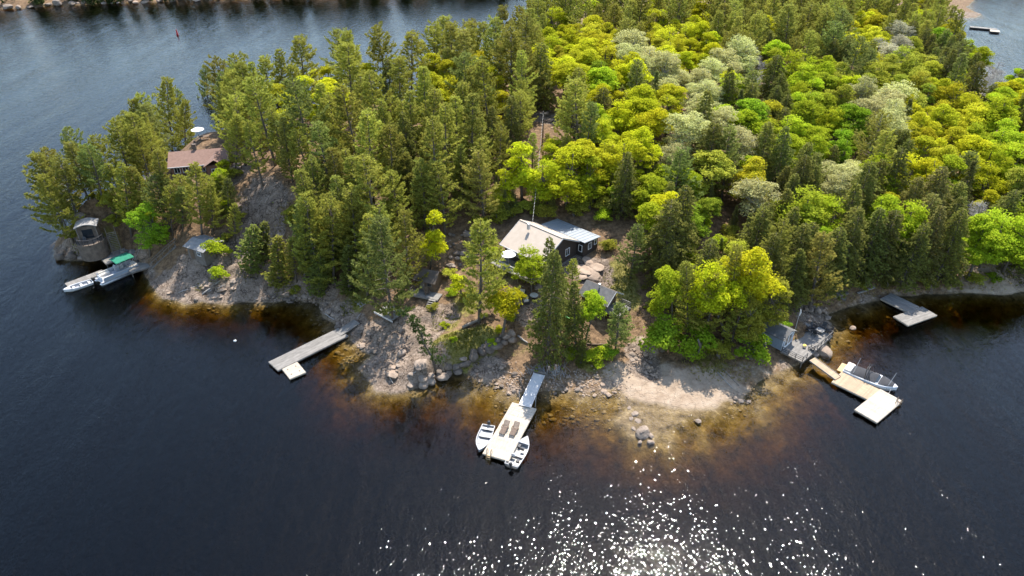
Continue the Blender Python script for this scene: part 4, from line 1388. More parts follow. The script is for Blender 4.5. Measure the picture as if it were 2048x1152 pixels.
# boulder wall holding up the grassy terrace
w0 = on(880, 752, .6)
wall = thing('stone_wall', 'wall of big weathered boulders holding up the grassy terrace', 'wall', (w0.x, w0.y, 0))
wp = [(846, 772), (862, 764), (880, 756), (898, 748), (914, 738), (930, 728), (946, 716), (962, 706), (978, 698), (994, 690), (1010, 684), (1024, 678)]
for i, (px, py) in enumerate(wp):
    p = on(px, py, .7)
    for lv in range(2):
        o = boulder((p.x - w0.x + rnd.gauss(0, .15) - .1 * lv, p.y - w0.y + .35 * lv + rnd.gauss(0, .1), max(p.z, .2) + .62 * lv - .15), rnd.uniform(.62, .95) * (1 - .15 * lv), mat=rnd.choice(('stone', 'dark_stone')), parent=wall, name='stone')

# ------------------------------------------------------------------ decks, docks, stairs
def planks(mb, L, Wd, z, along='y', pw=.14, gap=.016, th=.04, x0=0, y0=0):
    n = int((L if along == 'y' else Wd) / (pw + gap))
    st = (L if along == 'y' else Wd) / n
    for i in range(n):
        j = rnd.uniform(-.012, .012)
        if along == 'y':
            mb.box(x0 + st * (i + .5), y0 + Wd / 2 + j, z - th / 2 + rnd.uniform(-.004, .004), st - gap, Wd, th)
        else:
            mb.box(x0 + L / 2 + j, y0 + st * (i + .5), z - th / 2 + rnd.uniform(-.004, .004), L, st - gap, th)

def deck(name, label, cat, corner, ang, L, Wd, z, mat, along='y', floats=True, posts=False, skirt='pale_wood', edge_mat=None, group=None):
    """plank deck; local x runs along the length from one corner, y to its left"""
    t = thing(name, label, cat, (corner[0], corner[1], 0), ang, group)
    mb = MB()
    planks(mb, L, Wd, z, along)
    mb.build('planks', mat, t, kind='stuff')
    for a, b_ in (((0, -.02), (L, -.02)), ((0, Wd + .02), (L, Wd + .02)), ((-.02, -.04), (-.02, Wd + .04)), ((L + .02, -.04), (L + .02, Wd + .04))):
        MB().beam((a[0], a[1], z - .135), (b_[0], b_[1], z - .135), .045, .2).build('side_board', edge_mat or skirt, t)
    if floats:
        n = max(2, int(L / 2))
        for i in range(n):
            MB().box(L * (i + .5) / n, Wd / 2, z - .45, L / n * .62, Wd * .84, .42).build('float', 'dark_plastic', t)
    if posts:
        n = max(2, int(L / 2.2) + 1)
        for i in range(n):
            for yy in (.12, Wd - .12):
                px_ = .12 + (L - .24) * i / (n - 1)
                q = Matrix.Rotation(ang, 3, 'Z') @ Vector((px_, yy, 0))
                zb = hz(corner[0] + q.x, corner[1] + q.y)
                if zb < z - .25:
                    MB().cyl(px_, yy, min(zb, 0) - .3 if zb < 0 else zb - .2, z - .06, .07, n=8).build('post', 'old_wood', t)
    return t

def v2(a, b_):
    d = Vector(b_) - Vector(a)
    return math.atan2(d.y, d.x)

def stairs(name, label, top, bot, width, n, rails=True, mat='old_wood'):
    top, bot = Vector(top), Vector(bot)
    d = Vector((top.x - bot.x, top.y - bot.y, 0))
    run = d.length
    t = thing(name, label, 'stairs', bot, math.atan2(d.y, d.x))
    rise = top.z - bot.z
    for s in (-1, 1):
        MB().beam((0, s * width / 2, -.02), (run, s * width / 2, rise - .02), .06, .24).build('stringer', mat, t)
    tm = MB().box(0, 0, 0, run / n * .95, width - .08, .05).mesh('tread')
    tm.materials.append(MAT['grey_wood'])
    for i in range(n):
        o = bpy.data.objects.new('tread', tm)
        col.objects.link(o)
        o.parent = t
        o.location = (run * (i + .5) / n, 0, rise * (i + .5) / n + .03)
    if rails:
        for s in (-1, 1):
            for i in range(0, n + 1, max(2, n // 4)):
                x = run * i / n
                MB().box(x, s * (width / 2 + .03), rise * i / n + .45, .07, .07, .95).build('post', mat, t)
            MB().beam((0, s * (width / 2 + .03), .92), (run, s * (width / 2 + .03), rise + .92), .05, .09).build('handrail', mat, t)
    return t

def railing(parent, pts, z, h=.95, mat='old_wood', mids=2, every=1.4):
    for a, b_ in zip(pts[:-1], pts[1:]):
        a, b_ = Vector((*a, z)), Vector((*b_, z))
        n = max(1, round((b_ - a).length / every))
        for i in range(n + 1):
            q = a.lerp(b_, i / n)
            MB().box(q.x, q.y, z + h / 2, .07, .07, h).build('post', mat, parent)
        MB().beam(a + Vector((0, 0, h)), b_ + Vector((0, 0, h)), .09, .045).build('handrail', mat, parent)
        for k in range(mids):
            zz = h * (k + 1) / (mids + 1)
            MB().beam(a + Vector((0, 0, zz)), b_ + Vector((0, 0, zz)), .03, .07).build('rail', mat, parent)

# centre dock with gangway
A1 = R(68.4)
c0 = Vector((-.40, 53.6, 0))
dock1 = deck('floating_dock', 'long pale new-wood floating dock with two loungers', 'dock', c0, A1, 8.95, 3.05, .48, 'pale_wood')
gw0, gw1 = Vector((1.55, 62.2, .60)), Vector((3.45, 67.4, 1.25))
def gangway(label, a, b_, wd, mat, frame):
    a, b_ = Vector(a), Vector(b_)
    d = b_ - a
    run = math.hypot(d.x, d.y)
    t = thing('gangway', label, 'gangway', a, math.atan2(d.y, d.x))
    sl = math.atan2(d.z, run)
    mb = MB()
    n = int(run / .16)
    for i in range(n):
        x = run * (i + .5) / n
        mb.box(x, 0, d.z * x / run, run / n - .012, wd - .1, .035, M=Matrix.Rotation(-sl, 3, 'Y'))
    mb.build('planks', mat, t, kind='stuff')
    for s in (-1, 1):
        MB().beam((0, s * wd / 2, -.02), (run, s * wd / 2, d.z - .02), .07, .16).build('side_beam', frame, t)
    return t
gangway('grey-white gangway dappled with shade leading onto the pale centre dock', gw0, gw1, 1.45, 'offwhite', 'aluminium')
p = gw1
crib = thing('landing_crib', 'low timber crib carrying the shore end of the gangway', 'crib', (p.x, p.y, 0), A1)
for k in range(3):
    MB().box(.35, 0, hz(p.x, p.y) + .12 + .26 * k, .3, 1.9, .24).build('timber', 'old_wood', crib)
for s, lb in ((-1, 'left'), (1, 'right')):
    t = thing('mooring_pole', 'thin grey pole standing ' + lb + ' of the gangway foot', 'pole', (0, 0, 0))
    q0 = Vector((1.55, 62.2, 0)) + Matrix.Rotation(A1, 3, 'Z') @ Vector((.9, -s * 1.0, 0))
    t.location = (q0.x, q0.y, -1.0)
    MB().tube([(0, 0, 0), (.1 * s, .3, 2.6)], .035, 8).build('pipe', 'aluminium', t)

def lounger(label, loc, rz):
    t = thing('sun_lounger', label, 'lounger', loc, rz, 'loungers on the centre dock')
    f = MB()
    for s in (-1, 1):
        f.beam((0, s * .3, .30), (1.28, s * .3, .30), .05, .07)
        f.beam((1.28, s * .3, .30), (1.86, s * .3, .72), .05, .06)
    f.build('frame', 'brown_wood', t)
    sl = MB()
    for i in range(10):
        sl.box(.06 + .125 * i, 0, .345, .10, .58, .025)
    sl.build('seat', 'brown_sling', t)
    bk = MB()
    Mb = Matrix.Rotation(-math.atan2(.42, .58), 3, 'Y')
    for i in range(6):
        k = (i + .5) / 6
        bk.box(1.28 + .58 * k, 0, .34 + .42 * k, .09, .58, .025, M=Mb)
    bk.build('backrest', 'brown_sling', t)
    for x in (.12, 1.4):
        for s in (-1, 1):
            MB().box(x, s * .3, .15, .06, .06, .30).build('leg', 'brown_wood', t)
    for s in (-1, 1):
        a = MB()
        a.box(1.05, s * .34, .52, .5, .08, .03)
        a.box(.85, s * .34, .42, .05, .05, .2)
        a.box(1.25, s * .34, .42, .05, .05, .2)
        a.build('armrest', 'brown_wood', t)
for px, py, lb in ((1003, 871, 'brown slatted lounger on the left of the centre dock'), (1023, 874, 'brown slatted lounger on the right of the centre dock')):
    p = g(px, py, .5)
    lounger(lb, (p.x, p.y, .48), A1)

def ladder(label, loc, rz, mat='teak'):
    t = thing('dock_ladder', label, 'ladder', loc, rz)
    for s in (-1, 1):
        MB().tube([(.35, s * .24, 0), (.3, s * .24, .75), (.02, s * .24, .8), (-.12, s * .24, .1), (-.35, s * .24, -1.2)], .04, 8).build('rail', mat, t)
    for i in range(5):
        MB().box(-.12 - .055 * i, 0, .05 - .27 * i, .14, .5, .04).build('step', mat, t)
q = c0 + Matrix.Rotation(A1, 3, 'Z') @ Vector((0, 2.35, 0))
ladder('wooden swim ladder at the outer end of the centre dock', (q.x, q.y, .48), A1)

# ------------------------------------------------------------------ boats
def hull(Lb, beam, depth, stern=.88, bowrise=.18, n=14, wall=.06, v=.35):
    """open boat shell: outer skin, gunwale and inner skin; bow towards +x, origin amidships at the waterline"""
    outer, inner = [], []
    for i in range(n + 1):
        t = i / n
        x = -Lb / 2 + Lb * t
        hb = beam / 2 * (stern + (1 - stern) * min(1, t * 2.5)) * (1 - max(0, (t - .45) / .55) ** 2.3) + .012
        zs = depth * .62 + bowrise * t ** 2.2
        zk = -depth * .30 + (depth * .55) * max(0, (t - .72) / .28) ** 2
        for lst, o in ((outer, 0.0), (inner, wall)):
            h_ = max(hb - o, .006)
            lst.append([(x, -h_, zs), (x, -h_ * .93, (zs + zk) * .45), (x, -h_ * (1 - v), zk + (.05 if o == 0 else .14)), (x, 0, zk + (0 if o == 0 else .14)), (x, h_ * (1 - v), zk + (.05 if o == 0 else .14)), (x, h_ * .93, (zs + zk) * .45), (x, h_, zs)])
    def skin(sec, flip):
        vs = [p for s in sec for p in s]
        fs = []
        for i in range(n):
            for k in range(6):
                q = (i * 7 + k, (i + 1) * 7 + k, (i + 1) * 7 + k + 1, i * 7 + k + 1)
                fs.append(q if flip else q[::-1])
        cap = tuple(range(7))
        fs.append(cap if flip else cap[::-1])
        return vs, fs
    o, i_ = MB(), MB()
    o.add(*skin(outer, False))
    i_.add(*skin(inner, True))
    gun = MB()
    for s in (0, 6):
        gun.tube([Vector(a[s]).lerp(Vector(b_[s]), .5) + Vector((0, 0, .01)) for a, b_ in zip(outer, inner)], wall * .75, 6)
    a, b_ = Vector(outer[0][0]), Vector(outer[0][6])
    gun.beam(a, b_, wall * 1.4, wall * 1.4)
    return o, i_, gun

def outboard(parent, x, z, tilt=0.0, mat='black_metal', s=1.0):
    m_ = MB()
    m_.tube([(x - .10 * s, 0, z + .18 * s), (x - .14 * s, 0, z + .32 * s), (x - .15 * s, 0, z + .52 * s), (x - .12 * s, 0, z + .60 * s)], [.13 * s, .2 * s, .19 * s, .10 * s], 10)
    o = m_.build('outboard_motor', mat, parent, smooth=True)
    l_ = MB()
    l_.beam((x - .12 * s, 0, z + .2 * s), (x - .16 * s, 0, z - .65 * s), .10 * s, .16 * s)
    l_.box(x - .2 * s, 0, z - .5 * s, .4 * s, .22 * s, .03)
    l_.build('motor_leg', 'dark_plastic', o)
    h_ = MB().beam((x, 0, z + .3 * s), (x + .42 * s, .05, z + .42 * s), .04, .05)
    h_.build('tiller', 'dark_plastic', o)

def fishing_boat(label, loc, rz, Lb=4.3, beam=1.65, benches=3, outb=True, inner='boat_grey', group=None, extras=0, shell='aluminium'):
    t = thing('fishing_boat', label, 'boat', loc, rz, group)
    o, i_, gun = hull(Lb, beam, .62)
    o.build('hull', shell, t, smooth=True)
    i_.build('inner_hull', inner, t)
    gun.build('gunwale', 'boat_white' if shell != 'aluminium' else 'offwhite', t, smooth=True)
    xs = [-Lb * .40, -Lb * .12, Lb * .15][:benches]
    for x in xs:
        MB().box(x, 0, .22, .34, beam * .84, .06).build('bench', 'offwhite', t)
    MB().add([(Lb * .26, -beam * .40, .46), (Lb * .47, -.05, .56), (Lb * .47, .05, .56), (Lb * .26, beam * .40, .46), (Lb * .26, -beam * .40, .42), (Lb * .47, -.05, .50), (Lb * .47, .05, .50), (Lb * .26, beam * .40, .42)], [(0, 1, 2, 3), (7, 6, 5, 4), (0, 4, 5, 1), (1, 5, 6, 2), (2, 6, 7, 3), (3, 7, 4, 0)]).build('bow_deck', 'boat_grey', t)
    if extras:
        for k, (x, y) in enumerate(((-.9, .3), (.3, -.25))[:extras]):
            sb = MB()
            sb.box(x, y, .48, .4, .42, .1)
            sb.box(x - .2, y, .68, .07, .42, .36)
            sb.build('seat', 'dark_plastic' if k else 'boat_grey', t)
        MB().box(-1.3, -.35, .2, .4, .3, .25).build('fuel_tank', 'dark_plastic', t)
        MB().box(.8, .35, .2, .45, .3, .3).build('tackle_box', 'dark_plastic', t)
    if outb:
        outboard(t, -Lb / 2, .30)
    return t
p = g(968, 879, .15)
fishing_boat('small open aluminium boat moored left of the centre dock, bow outwards', (p.x, p.y, .02), R(77 + 180), 4.2, 1.7, group='boats at the centre dock')
p = g(1039, 905, .15)
fishing_boat('open fishing boat with dark seats moored right of the centre dock', (p.x, p.y, .02), R(66), 4.6, 1.8, benches=2, extras=2, inner='offwhite', group='boats at the centre dock')
p = g(157, 574, .15)
fishing_boat('slim white open boat beside the far left floating dock', (p.x, p.y, .02), R(44 + 180), 4.0, 1.45, group=None, shell='boat_white')

def pontoon_boat(loc, rz):
    t = thing('pontoon_boat', 'white pontoon boat under a green canopy at the left landing', 'boat', loc, rz)
    Lb, Wd = 6.6, 2.45
    for s in (-1, 1):
        MB().tube([(-Lb / 2, s * .88, .05), (Lb / 2 - .7, s * .88, .05), (Lb / 2 - .2, s * .88, .14), (Lb / 2, s * .88, .28)], [.31, .31, .22, .04], 12).build('pontoon', 'aluminium', t, smooth=True)
    MB().box(0, 0, .44, Lb - .5, Wd, .1).build('deck', 'boat_grey', t)
    for s in (-1, 1):
        f = MB().box(-.1, s * (Wd / 2 - .04), .80, Lb - 1.1, .05, .58).build('side_fence', 'boat_grey', t)
        MB().tube([(-Lb / 2 + .5, s * (Wd / 2 - .04), 1.12), (Lb / 2 - .75, s * (Wd / 2 - .04), 1.12)], .03, 6).build('top_rail', 'aluminium', f)
        MB().box(-.1, s * (Wd / 2 - .01), .80, Lb - 1.3, .02, .16).build('stripe', 'boat_blue', f)
    MB().box(Lb / 2 - .62, 0, .80, .05, Wd - .9, .58).build('bow_gate', 'boat_white', t)
    def couch(x0, x1, y, name='couch'):
        c = MB()
        c.box((x0 + x1) / 2, y, .68, x1 - x0, .62, .38)
        o = c.build(name, 'vinyl_cream', t)
        MB().box((x0 + x1) / 2, y + (.26 if y > 0 else -.26), .98, x1 - x0, .14, .34).build('seat_back', 'vinyl_cream', o)
    couch(.9, 2.4, .85)
    couch(.9, 2.4, -.85)
    couch(-2.6, -1.2, .85)
    MB().box(-2.75, -.2, .70, .6, 1.3, .4).build('stern_seat', 'vinyl_cream', t)
    hm = MB()
    hm.box(-.3, -.8, .92, .7, .6, .85)
    hm.box(-.1, -.8, 1.42, .06, .6, .25)
    hm.build('helm', 'boat_grey', t)
    MB().box(-1.0, -.8, .8, .5, .5, .5).build('captain_seat', 'vinyl_cream', t)
    top = MB()
    nx_, ny_ = 10, 8
    vs, fs = [], []
    for i in range(nx_ + 1):
        for j in range(ny_ + 1):
            u, w = i / nx_ * 2 - 1, j / ny_ * 2 - 1
            vs.append((-1.2 + u * 1.45, w * 1.2, 2.55 + .14 * (1 - w * w) + .03 * (1 - u * u) - .03 * math.cos(u * 9)))
    for i in range(nx_):
        for j in range(ny_):
            a = i * (ny_ + 1) + j
            fs.append((a, a + ny_ + 1, a + ny_ + 2, a + 1))
    n_ = len(vs)
    vs += [(x, y, z - .03) for x, y, z in vs]
    fs += [tuple(k + n_ for k in f[::-1]) for f in fs]
    ring = [i * (ny_ + 1) for i in range(nx_ + 1)] + [nx_ * (ny_ + 1) + j for j in range(1, ny_ + 1)] + [i * (ny_ + 1) + ny_ for i in range(nx_ - 1, -1, -1)] + [j for j in range(ny_ - 1, 0, -1)]
    fs += [(a, a + n_, b_ + n_, b_) for a, b_ in zip(ring, ring[1:] + ring[:1])]
    top.add(vs, fs)
    cano = top.build('canopy', 'green_canvas', t, smooth=True)
    for xf, xt in ((-1.2, -2.6), (-1.2, .2), (-1.2, -1.2)):
        fr_ = MB().tube([(xf, -Wd / 2 + .05, 1.1), (xt, -1.18, 2.53), (xt, 0, 2.66), (xt, 1.18, 2.53), (xf, Wd / 2 - .05, 1.1)], .022, 6)
        fr_.build('bow_tube', 'aluminium', cano)
    outboard(t, -Lb / 2 + .1, .42, s=1.2)
p = g(236, 546, .4)
pontoon_boat((p.x, p.y, 0), R(52 + 180))

def bowrider(loc, rz):
    t = thing('motor_boat', 'white motor boat with black covers and wake tower at the right dock', 'boat', loc, rz)
    Lb, beam = 6.3, 2.3
    n = 16
    sec = []
    for i in range(n + 1):
        u = i / n
        x = -Lb / 2 + Lb * u
        hb = beam / 2 * (.90 + .10 * min(1, u * 3)) * (1 - max(0, (u - .5) / .5) ** 3.0) + .02
        zs = .66 + .16 * u ** 2
        zk = -.28 + .5 * max(0, (u - .7) / .3) ** 2
        sec.append([(x, -hb, zs), (x, -hb * .98, zs * .55), (x, -hb * .72, zk + .14), (x, 0, zk), (x, hb * .72, zk + .14), (x, hb * .98, zs * .55), (x, hb, zs)])
    mb = MB()
    vs = [p_ for s_ in sec for p_ in s_]
    fs = [(i * 7 + k + 1, (i + 1) * 7 + k + 1, (i + 1) * 7 + k, i * 7 + k) for i in range(n) for k in range(6)]
    fs.append(tuple(range(7)))
    fs += [(i * 7, (i + 1) * 7, (i + 1) * 7 + 6, i * 7 + 6) for i in range(n)]
    mb.add(vs, fs)
    mb.build('hull', 'boat_white', t, smooth=False)
    st = MB()
    for s in (0, 6):
        st.tube([(p_[1][0], p_[s if s == 0 else 6][1] * 1.005, p_[s][2] - .16) for p_ in sec], .045, 6)
    st.build('rub_rail', 'boat_blue', t)
    sp = MB()
    for i in range(7):
        sp.box(-Lb / 2 - .35, -.84 + .28 * i, .28, .72, .26, .06)
    sp.build('swim_platform', 'teak', t)
    MB().box(-Lb / 2 + .45, 0, .80, .8, beam * .78, .22).build('sun_pad', 'vinyl_cream', t)
    def cover(x0, x1, hgt, name):
        m_, k_ = 8, 8
        vs, fs = [], []
        for i in range(m_ + 1):
            for j in range(k_ + 1):
                u, w = i / m_, j / k_ * 2 - 1
                x = x0 + (x1 - x0) * u
                f = (x + Lb / 2) / Lb
                hb = beam / 2 * (1 - max(0, (f - .5) / .5) ** 3.0) * .93
                vs.append((x, w * hb, .72 + .16 * f * f + hgt * (math.sin(math.pi * min(1, max(0, u))) ** .6) * (1 - abs(w) ** 2.4) - .0))
        for i in range(m_):
            for j in range(k_):
                a = i * (k_ + 1) + j
                fs.append((a, a + k_ + 1, a + k_ + 2, a + 1))
        MB().add(vs, fs).build(name, 'black_canvas', t, smooth=True)
    cover(-Lb / 2 + .9, .75, .42, 'cockpit_cover')
    cover(1.05, Lb / 2 - .45, .22, 'bow_cover')
    ws = MB().slab([(.7, -.9, .9), (.7, .9, .9), (1.0, .7, .82), (1.0, -.7, .82)], .04)
    ws.build('windscreen', 'glass', t)
    tw = MB()
    for x, lean in ((-.5, -.15), (.1, -.55)):
        tw.tube([(x, -beam / 2 + .06, .75), (x + lean * .6, -beam / 2 + .2, 1.7), (x + lean, -.5, 2.05), (x + lean, .5, 2.05), (x + lean * .6, beam / 2 - .2, 1.7), (x, beam / 2 - .06, .75)], .05, 8)
    tw.build('wake_tower', 'black_metal', t, smooth=True)
p = g(1741, 757, .4)
bowrider((p.x, p.y, 0), R(-41))

# ------------------------------------------------------------------ right dock, boathouse and its deck
AR = R(-46)
q = g(1664, 764, .45)
dock2 = deck('floating_dock', 'tan floating dock section between the boathouse gangway and the outer platform', 'dock', g(1691, 747, .45) + Vector((0, 0, 0)), AR, 5.0, 2.9, .46, 'new_wood')
dock2.location = (q.x, q.y, 0)
dock2.rotation_euler = (0, 0, AR)
q = g(1754, 845, .45)
deck('floating_dock', 'bleached outer platform of the right dock, lying crosswise', 'dock', q, R(38), 6.0, 2.75, .48, 'pale_wood')
q2 = g(1664, 764, .45)
for ch in list(dock2.children):
    ch.location.y = 0
gangway('narrow tan gangway from the boathouse deck to the right dock', g(1676, 756, .55), g(1624, 718, .98), 1.15, 'new_wood', 'grey_wood')
q = g(1801, 806, .48)
ladder('folding wooden ladder on the corner of the outer platform', (q.x - .2, q.y, .48), R(38 + 180), 'brown_wood')
for px, py, tx, ty, lb in ((1704, 750, 1722, 716, 'white mooring whip at the stern of the motor boat'), (1773, 776, 1793, 746, 'white mooring whip at the bow of the motor boat')):
    b0 = g(px, py, .5)
    t = thing('mooring_whip', lb, 'pole', b0)
    y2 = b0.y + .3
    z2 = z_at(ty, y2)
    x2 = (tx - 1024) / FPX * (y2 * CP + (CAMH - z2) * SP)
    MB().tube([(0, 0, -.1), (x2 - b0.x, y2 - b0.y, z2 - .5)], [.045, .025], 8).build('rod', 'offwhite', t)
    MB().cyl(0, 0, -.02, .14, .1, n=10).build('base', 'grey_wood', t)

AB = R(43)
bh0 = g(1561, 702, 1.0)
bh = thing('boathouse', 'small slate-grey boathouse with white glazed double doors on the right deck', 'boathouse', (bh0.x, bh0.y, 0), AB)
BW, BD, BZ, BE, BR = 2.9, 3.0, 1.06, 3.0, 3.75    # width along x (front faces -y), depth, floor, eaves, ridge
w_ = MB()
w_.box(BW / 2, BD / 2, (BZ + BE) / 2, BW, BD, BE - BZ)
w_.build('wall', 'slate_siding', bh)
gb = MB()
for yy in (.02, BD - .02):
    gb.add([(0, yy - .015, BE), (BW, yy - .015, BE), (BW / 2, yy - .015, BR - .05), (0, yy + .015, BE), (BW, yy + .015, BE), (BW / 2, yy + .015, BR - .05)], [(0, 1, 2), (5, 4, 3), (0, 3, 4, 1), (1, 4, 5, 2), (2, 5, 3, 0)])
gb.build('gable', 'slate_siding', bh)
for s in (0, 1):
    MB().slab([(BW / 2, -.3, BR), (BW / 2, BD + .25, BR), (BW + .25 if s else -.25, BD + .25, BE - .12), (BW + .25 if s else -.25, -.3, BE - .12)], .07).build('roof_panel', 'grey_roof', bh)
for k in range(2):
    dr = MB()
    x0 = .55 + .9 * k
    dr.box(x0 + .45, -.045, BZ + .98, .86, .06, 1.9)
    d_ = dr.build('door', 'white_paint', bh)
    for j in range(2):
        MB().box(x0 + .27 + .36 * j, -.08, BZ + 1.1, .25, .03, 1.35).build('pane', 'glass', d_)
MB().box(BW / 2, -.03, BE - .02, BW, .05, .16).build('fascia', 'white_paint', bh)
MB().box(.05, -.03, (BZ + BE) / 2, .1, .05, BE - BZ).build('corner_board', 'white_paint', bh)
MB().box(BW - .05, -.03, (BZ + BE) / 2, .1, .05, BE - BZ).build('corner_board', 'white_paint', bh)
mt_ = Matrix.Rotation(AB, 3, 'Z')
dk0 = Vector((bh0.x, bh0.y, 0)) + mt_ @ Vector((-.1, -3.15, 0))
bdeck = deck('boathouse_deck', 'weathered plank deck on posts in front of the grey boathouse', 'deck', dk0, AB, 8.4, 3.1, 1.04, 'grey_wood', along='x', floats=False, posts=True, skirt='old_wood')
railing(bdeck, [(0, 3.0), (0, .05), (1.2, .05)], 1.04, .8, 'dark_plastic', 2, 1.0)
railing(bdeck, [(3.0, .05), (8.3, .05), (8.3, 3.0)], 1.04, .75, 'dark_plastic', 2, 1.1)
pat0 = Vector((bh0.x, bh0.y, 0)) + mt_ @ Vector((4.6, .0, 0))
patio = thing('stone_patio', 'flagstone patio beside the boathouse deck with dark chairs', 'patio', (pat0.x, pat0.y, 0), AB)
for i in range(5):
    for j in range(4):
        MB().box(.4 + .78 * i + rnd.uniform(-.03, .03), .42 + .78 * j, .86 + rnd.uniform(-.015, .015), .73, .73, .34).build('flagstone', rnd.choice(('stone', 'pink_stone', 'concrete')), patio)

def muskoka(label, loc, rz, group='dark chairs on the boathouse deck', mat='dark_plastic', sc=1.0):
    t = thing('deck_chair', label, 'chair', loc, rz, group)
    t.scale = (sc, sc, sc)
    s = MB()
    for i in range(5):
        s.box(.1 + .1 * i, 0, .36 - .025 * (4 - i), .09, .5, .025)
    s.build('seat', mat, t)
    bk = MB()
    for i in range(5):
        y = -.22 + .11 * i
        bk.beam((.10, y, .24), (-.22, y * 1.15, 1.02 - abs(i - 2) * .05), .1, .025)
    bk.build('backrest', mat, t)
    for sd in (-1, 1):
        MB().box(.22, sd * .33, .55, .68, .12, .03).build('armrest', mat, t)
        MB().box(.52, sd * .29, .27, .08, .05, .54).build('leg', mat, t)
        MB().beam((.50, sd * .26, .34), (-.42, sd * .26, .04), .04, .1).build('leg', mat, t)
    return t
ct = g(1640, 664, 1.05)
fire = thing('fire_table', 'square grey fire table among the dark deck chairs', 'table', (ct.x, ct.y, 1.04), AB)
MB().box(0, 0, .42, 1.05, 1.05, .06).build('table_top', 'concrete', fire)
MB().box(0, 0, .19, .8, .8, .38).build('base', 'grey_wood', fire)
for k, (dx, dy, a, lb) in enumerate(((1.25, .1, 180, 'dark deck chair right of the fire table'), (-.1, 1.25, 270, 'dark deck chair behind the fire table'), (-1.3, .2, 0, 'dark deck chair left of the fire table'), (.95, -1.05, 130, 'dark deck chair nearest the water at the fire table'), (-1.2, 1.3, 315, 'dark deck chair at the back left of the fire table'))):
    q = Vector((ct.x, ct.y, 0)) + mt_ @ Vector((dx, dy, 0))
    muskoka(lb, (q.x, q.y, 1.04), AB + R(a))
q = g(1608, 695, 1.05)
muskoka('low dark chair with its back to the gangway on the boathouse deck', (q.x + .9, q.y - .6, 1.04), AB + R(80), sc=.9)
yt = thing('deck_stool', 'small yellow stool on the boathouse deck near the gangway', 'stool', (q.x, q.y, 1.04))
MB().cyl(0, 0, .36, .42, .22, n=14).build('seat', 'yellow_plastic', yt)
for k in range(4):
    a = R(45 + 90 * k)
    MB().beam((.15 * math.cos(a), .15 * math.sin(a), .37), (.24 * math.cos(a), .24 * math.sin(a), 0), .04, .04).build('leg', 'dark_plastic', yt)
fb = g(1589, 664, 1.0)
fl = thing('flagpole', 'white flagpole with a furled flag beside the boathouse', 'flagpole', (fb.x, fb.y, 1.0))
hfl = z_at(619, fb.y) - 1.0
MB().cyl(0, 0, -.6, hfl, .045, .03, 8).build('pole', 'offwhite', fl)
MB().tube([(0, 0, hfl)  , (0, 0, hfl + .1)], [.07, .02], 8).build('finial', 'offwhite', fl)
MB().tube([(.05, 0, hfl - .1), (.12, .02, hfl - .5), (.08, 0, hfl - 1.0)], [.05, .11, .04], 7).build('flag', 'white_canvas', fl)

# two old docks and the hauled-out sections in the right bay
q = g(1838, 613, .4)
deck('floating_dock', 'weathered dock section nearest the shore of the right bay', 'dock', q, R(124), 4.3, 2.75, .42, 'grey_wood', along='x', group='old docks in the right bay').rotation_euler[2] = R(124 - 0)
bpy.context.view_layer.update()
q = g(1816, 651, .4)
deck('floating_dock', 'weathered outer dock section lying crosswise in the right bay', 'dock', q, R(25), 5.9, 2.4, .44, 'grey_wood', along='x', group='old docks in the right bay')
for px, py, L_, W_, a, lb in ((1668, 598, 2.6, 1.5, 20, 'left one of the old dock sections hauled out on the right shore'), (1690, 603, 2.8, 1.4, 60, 'right one of the old dock sections hauled out on the right shore')):
    p = on(px, py, 1)
    t = deck('dock_section', lb, 'dock section', p, R(a), L_, W_, .3, 'old_wood', floats=False, skirt='old_wood')
    t.location.z = p.z
    t.rotation_euler = (R(4), R(-5), R(a))
p = on(1715, 588, 1)
lg = MB().beam((0, 0, .15), (3.0, 1.3, .35), .3, .12).build('plank', 'driftwood')
lg.location = p
tag(lg, 'grey plank lying on the shore of the right bay', 'plank')

# far bay dock at upper right
q = g(1940, 55, .4)
fd = thing('floating_dock', 'far dock on the bay at the upper right corner', 'dock', (q.x, q.y, 0), R(-28))
mb = MB()
planks(mb, 8.5, 2.4, .5)
mb.build('planks', 'grey_wood', fd, kind='stuff')
mb = MB()
planks(mb, 3.0, 3.4, .52, x0=6.2, y0=-4.0)
mb.build('planks', 'pale_wood', fd, kind='stuff')
MB().box(4.25, 1.2, .26, 8.4, 2.2, .36).build('float', 'dark_plastic', fd)
MB().box(7.7, -2.3, .26, 2.8, 3.2, .36).build('float', 'dark_plastic', fd)

# ------------------------------------------------------------------ the grey dock, raft and things on the middle bank
q = g(556, 741, .4)
deck('floating_dock', 'long weathered grey dock with two sections in the left bay', 'dock', q, R(44.5), 10.6, 2.45, .44, 'grey_wood', along='x', group=None, skirt='grey_wood')
gangway('short grey ramp from the rocks to the long grey dock', g(676, 668, .46), g(714, 643, .9), 1.3, 'grey_wood', 'grey_wood')
q = g(580, 758, .3)
raft = deck('swim_raft', 'pale square swim raft tied to the end of the grey dock', 'raft', q, R(38), 2.1, 2.6, .36, 'pale_wood', along='x')
for k in range(4):
    MB().box(.5 + (k % 2) * 1.1, .7 + (k // 2) * 1.2, .38, .12, .22, .05).build('cleat', 'brown_wood', raft)

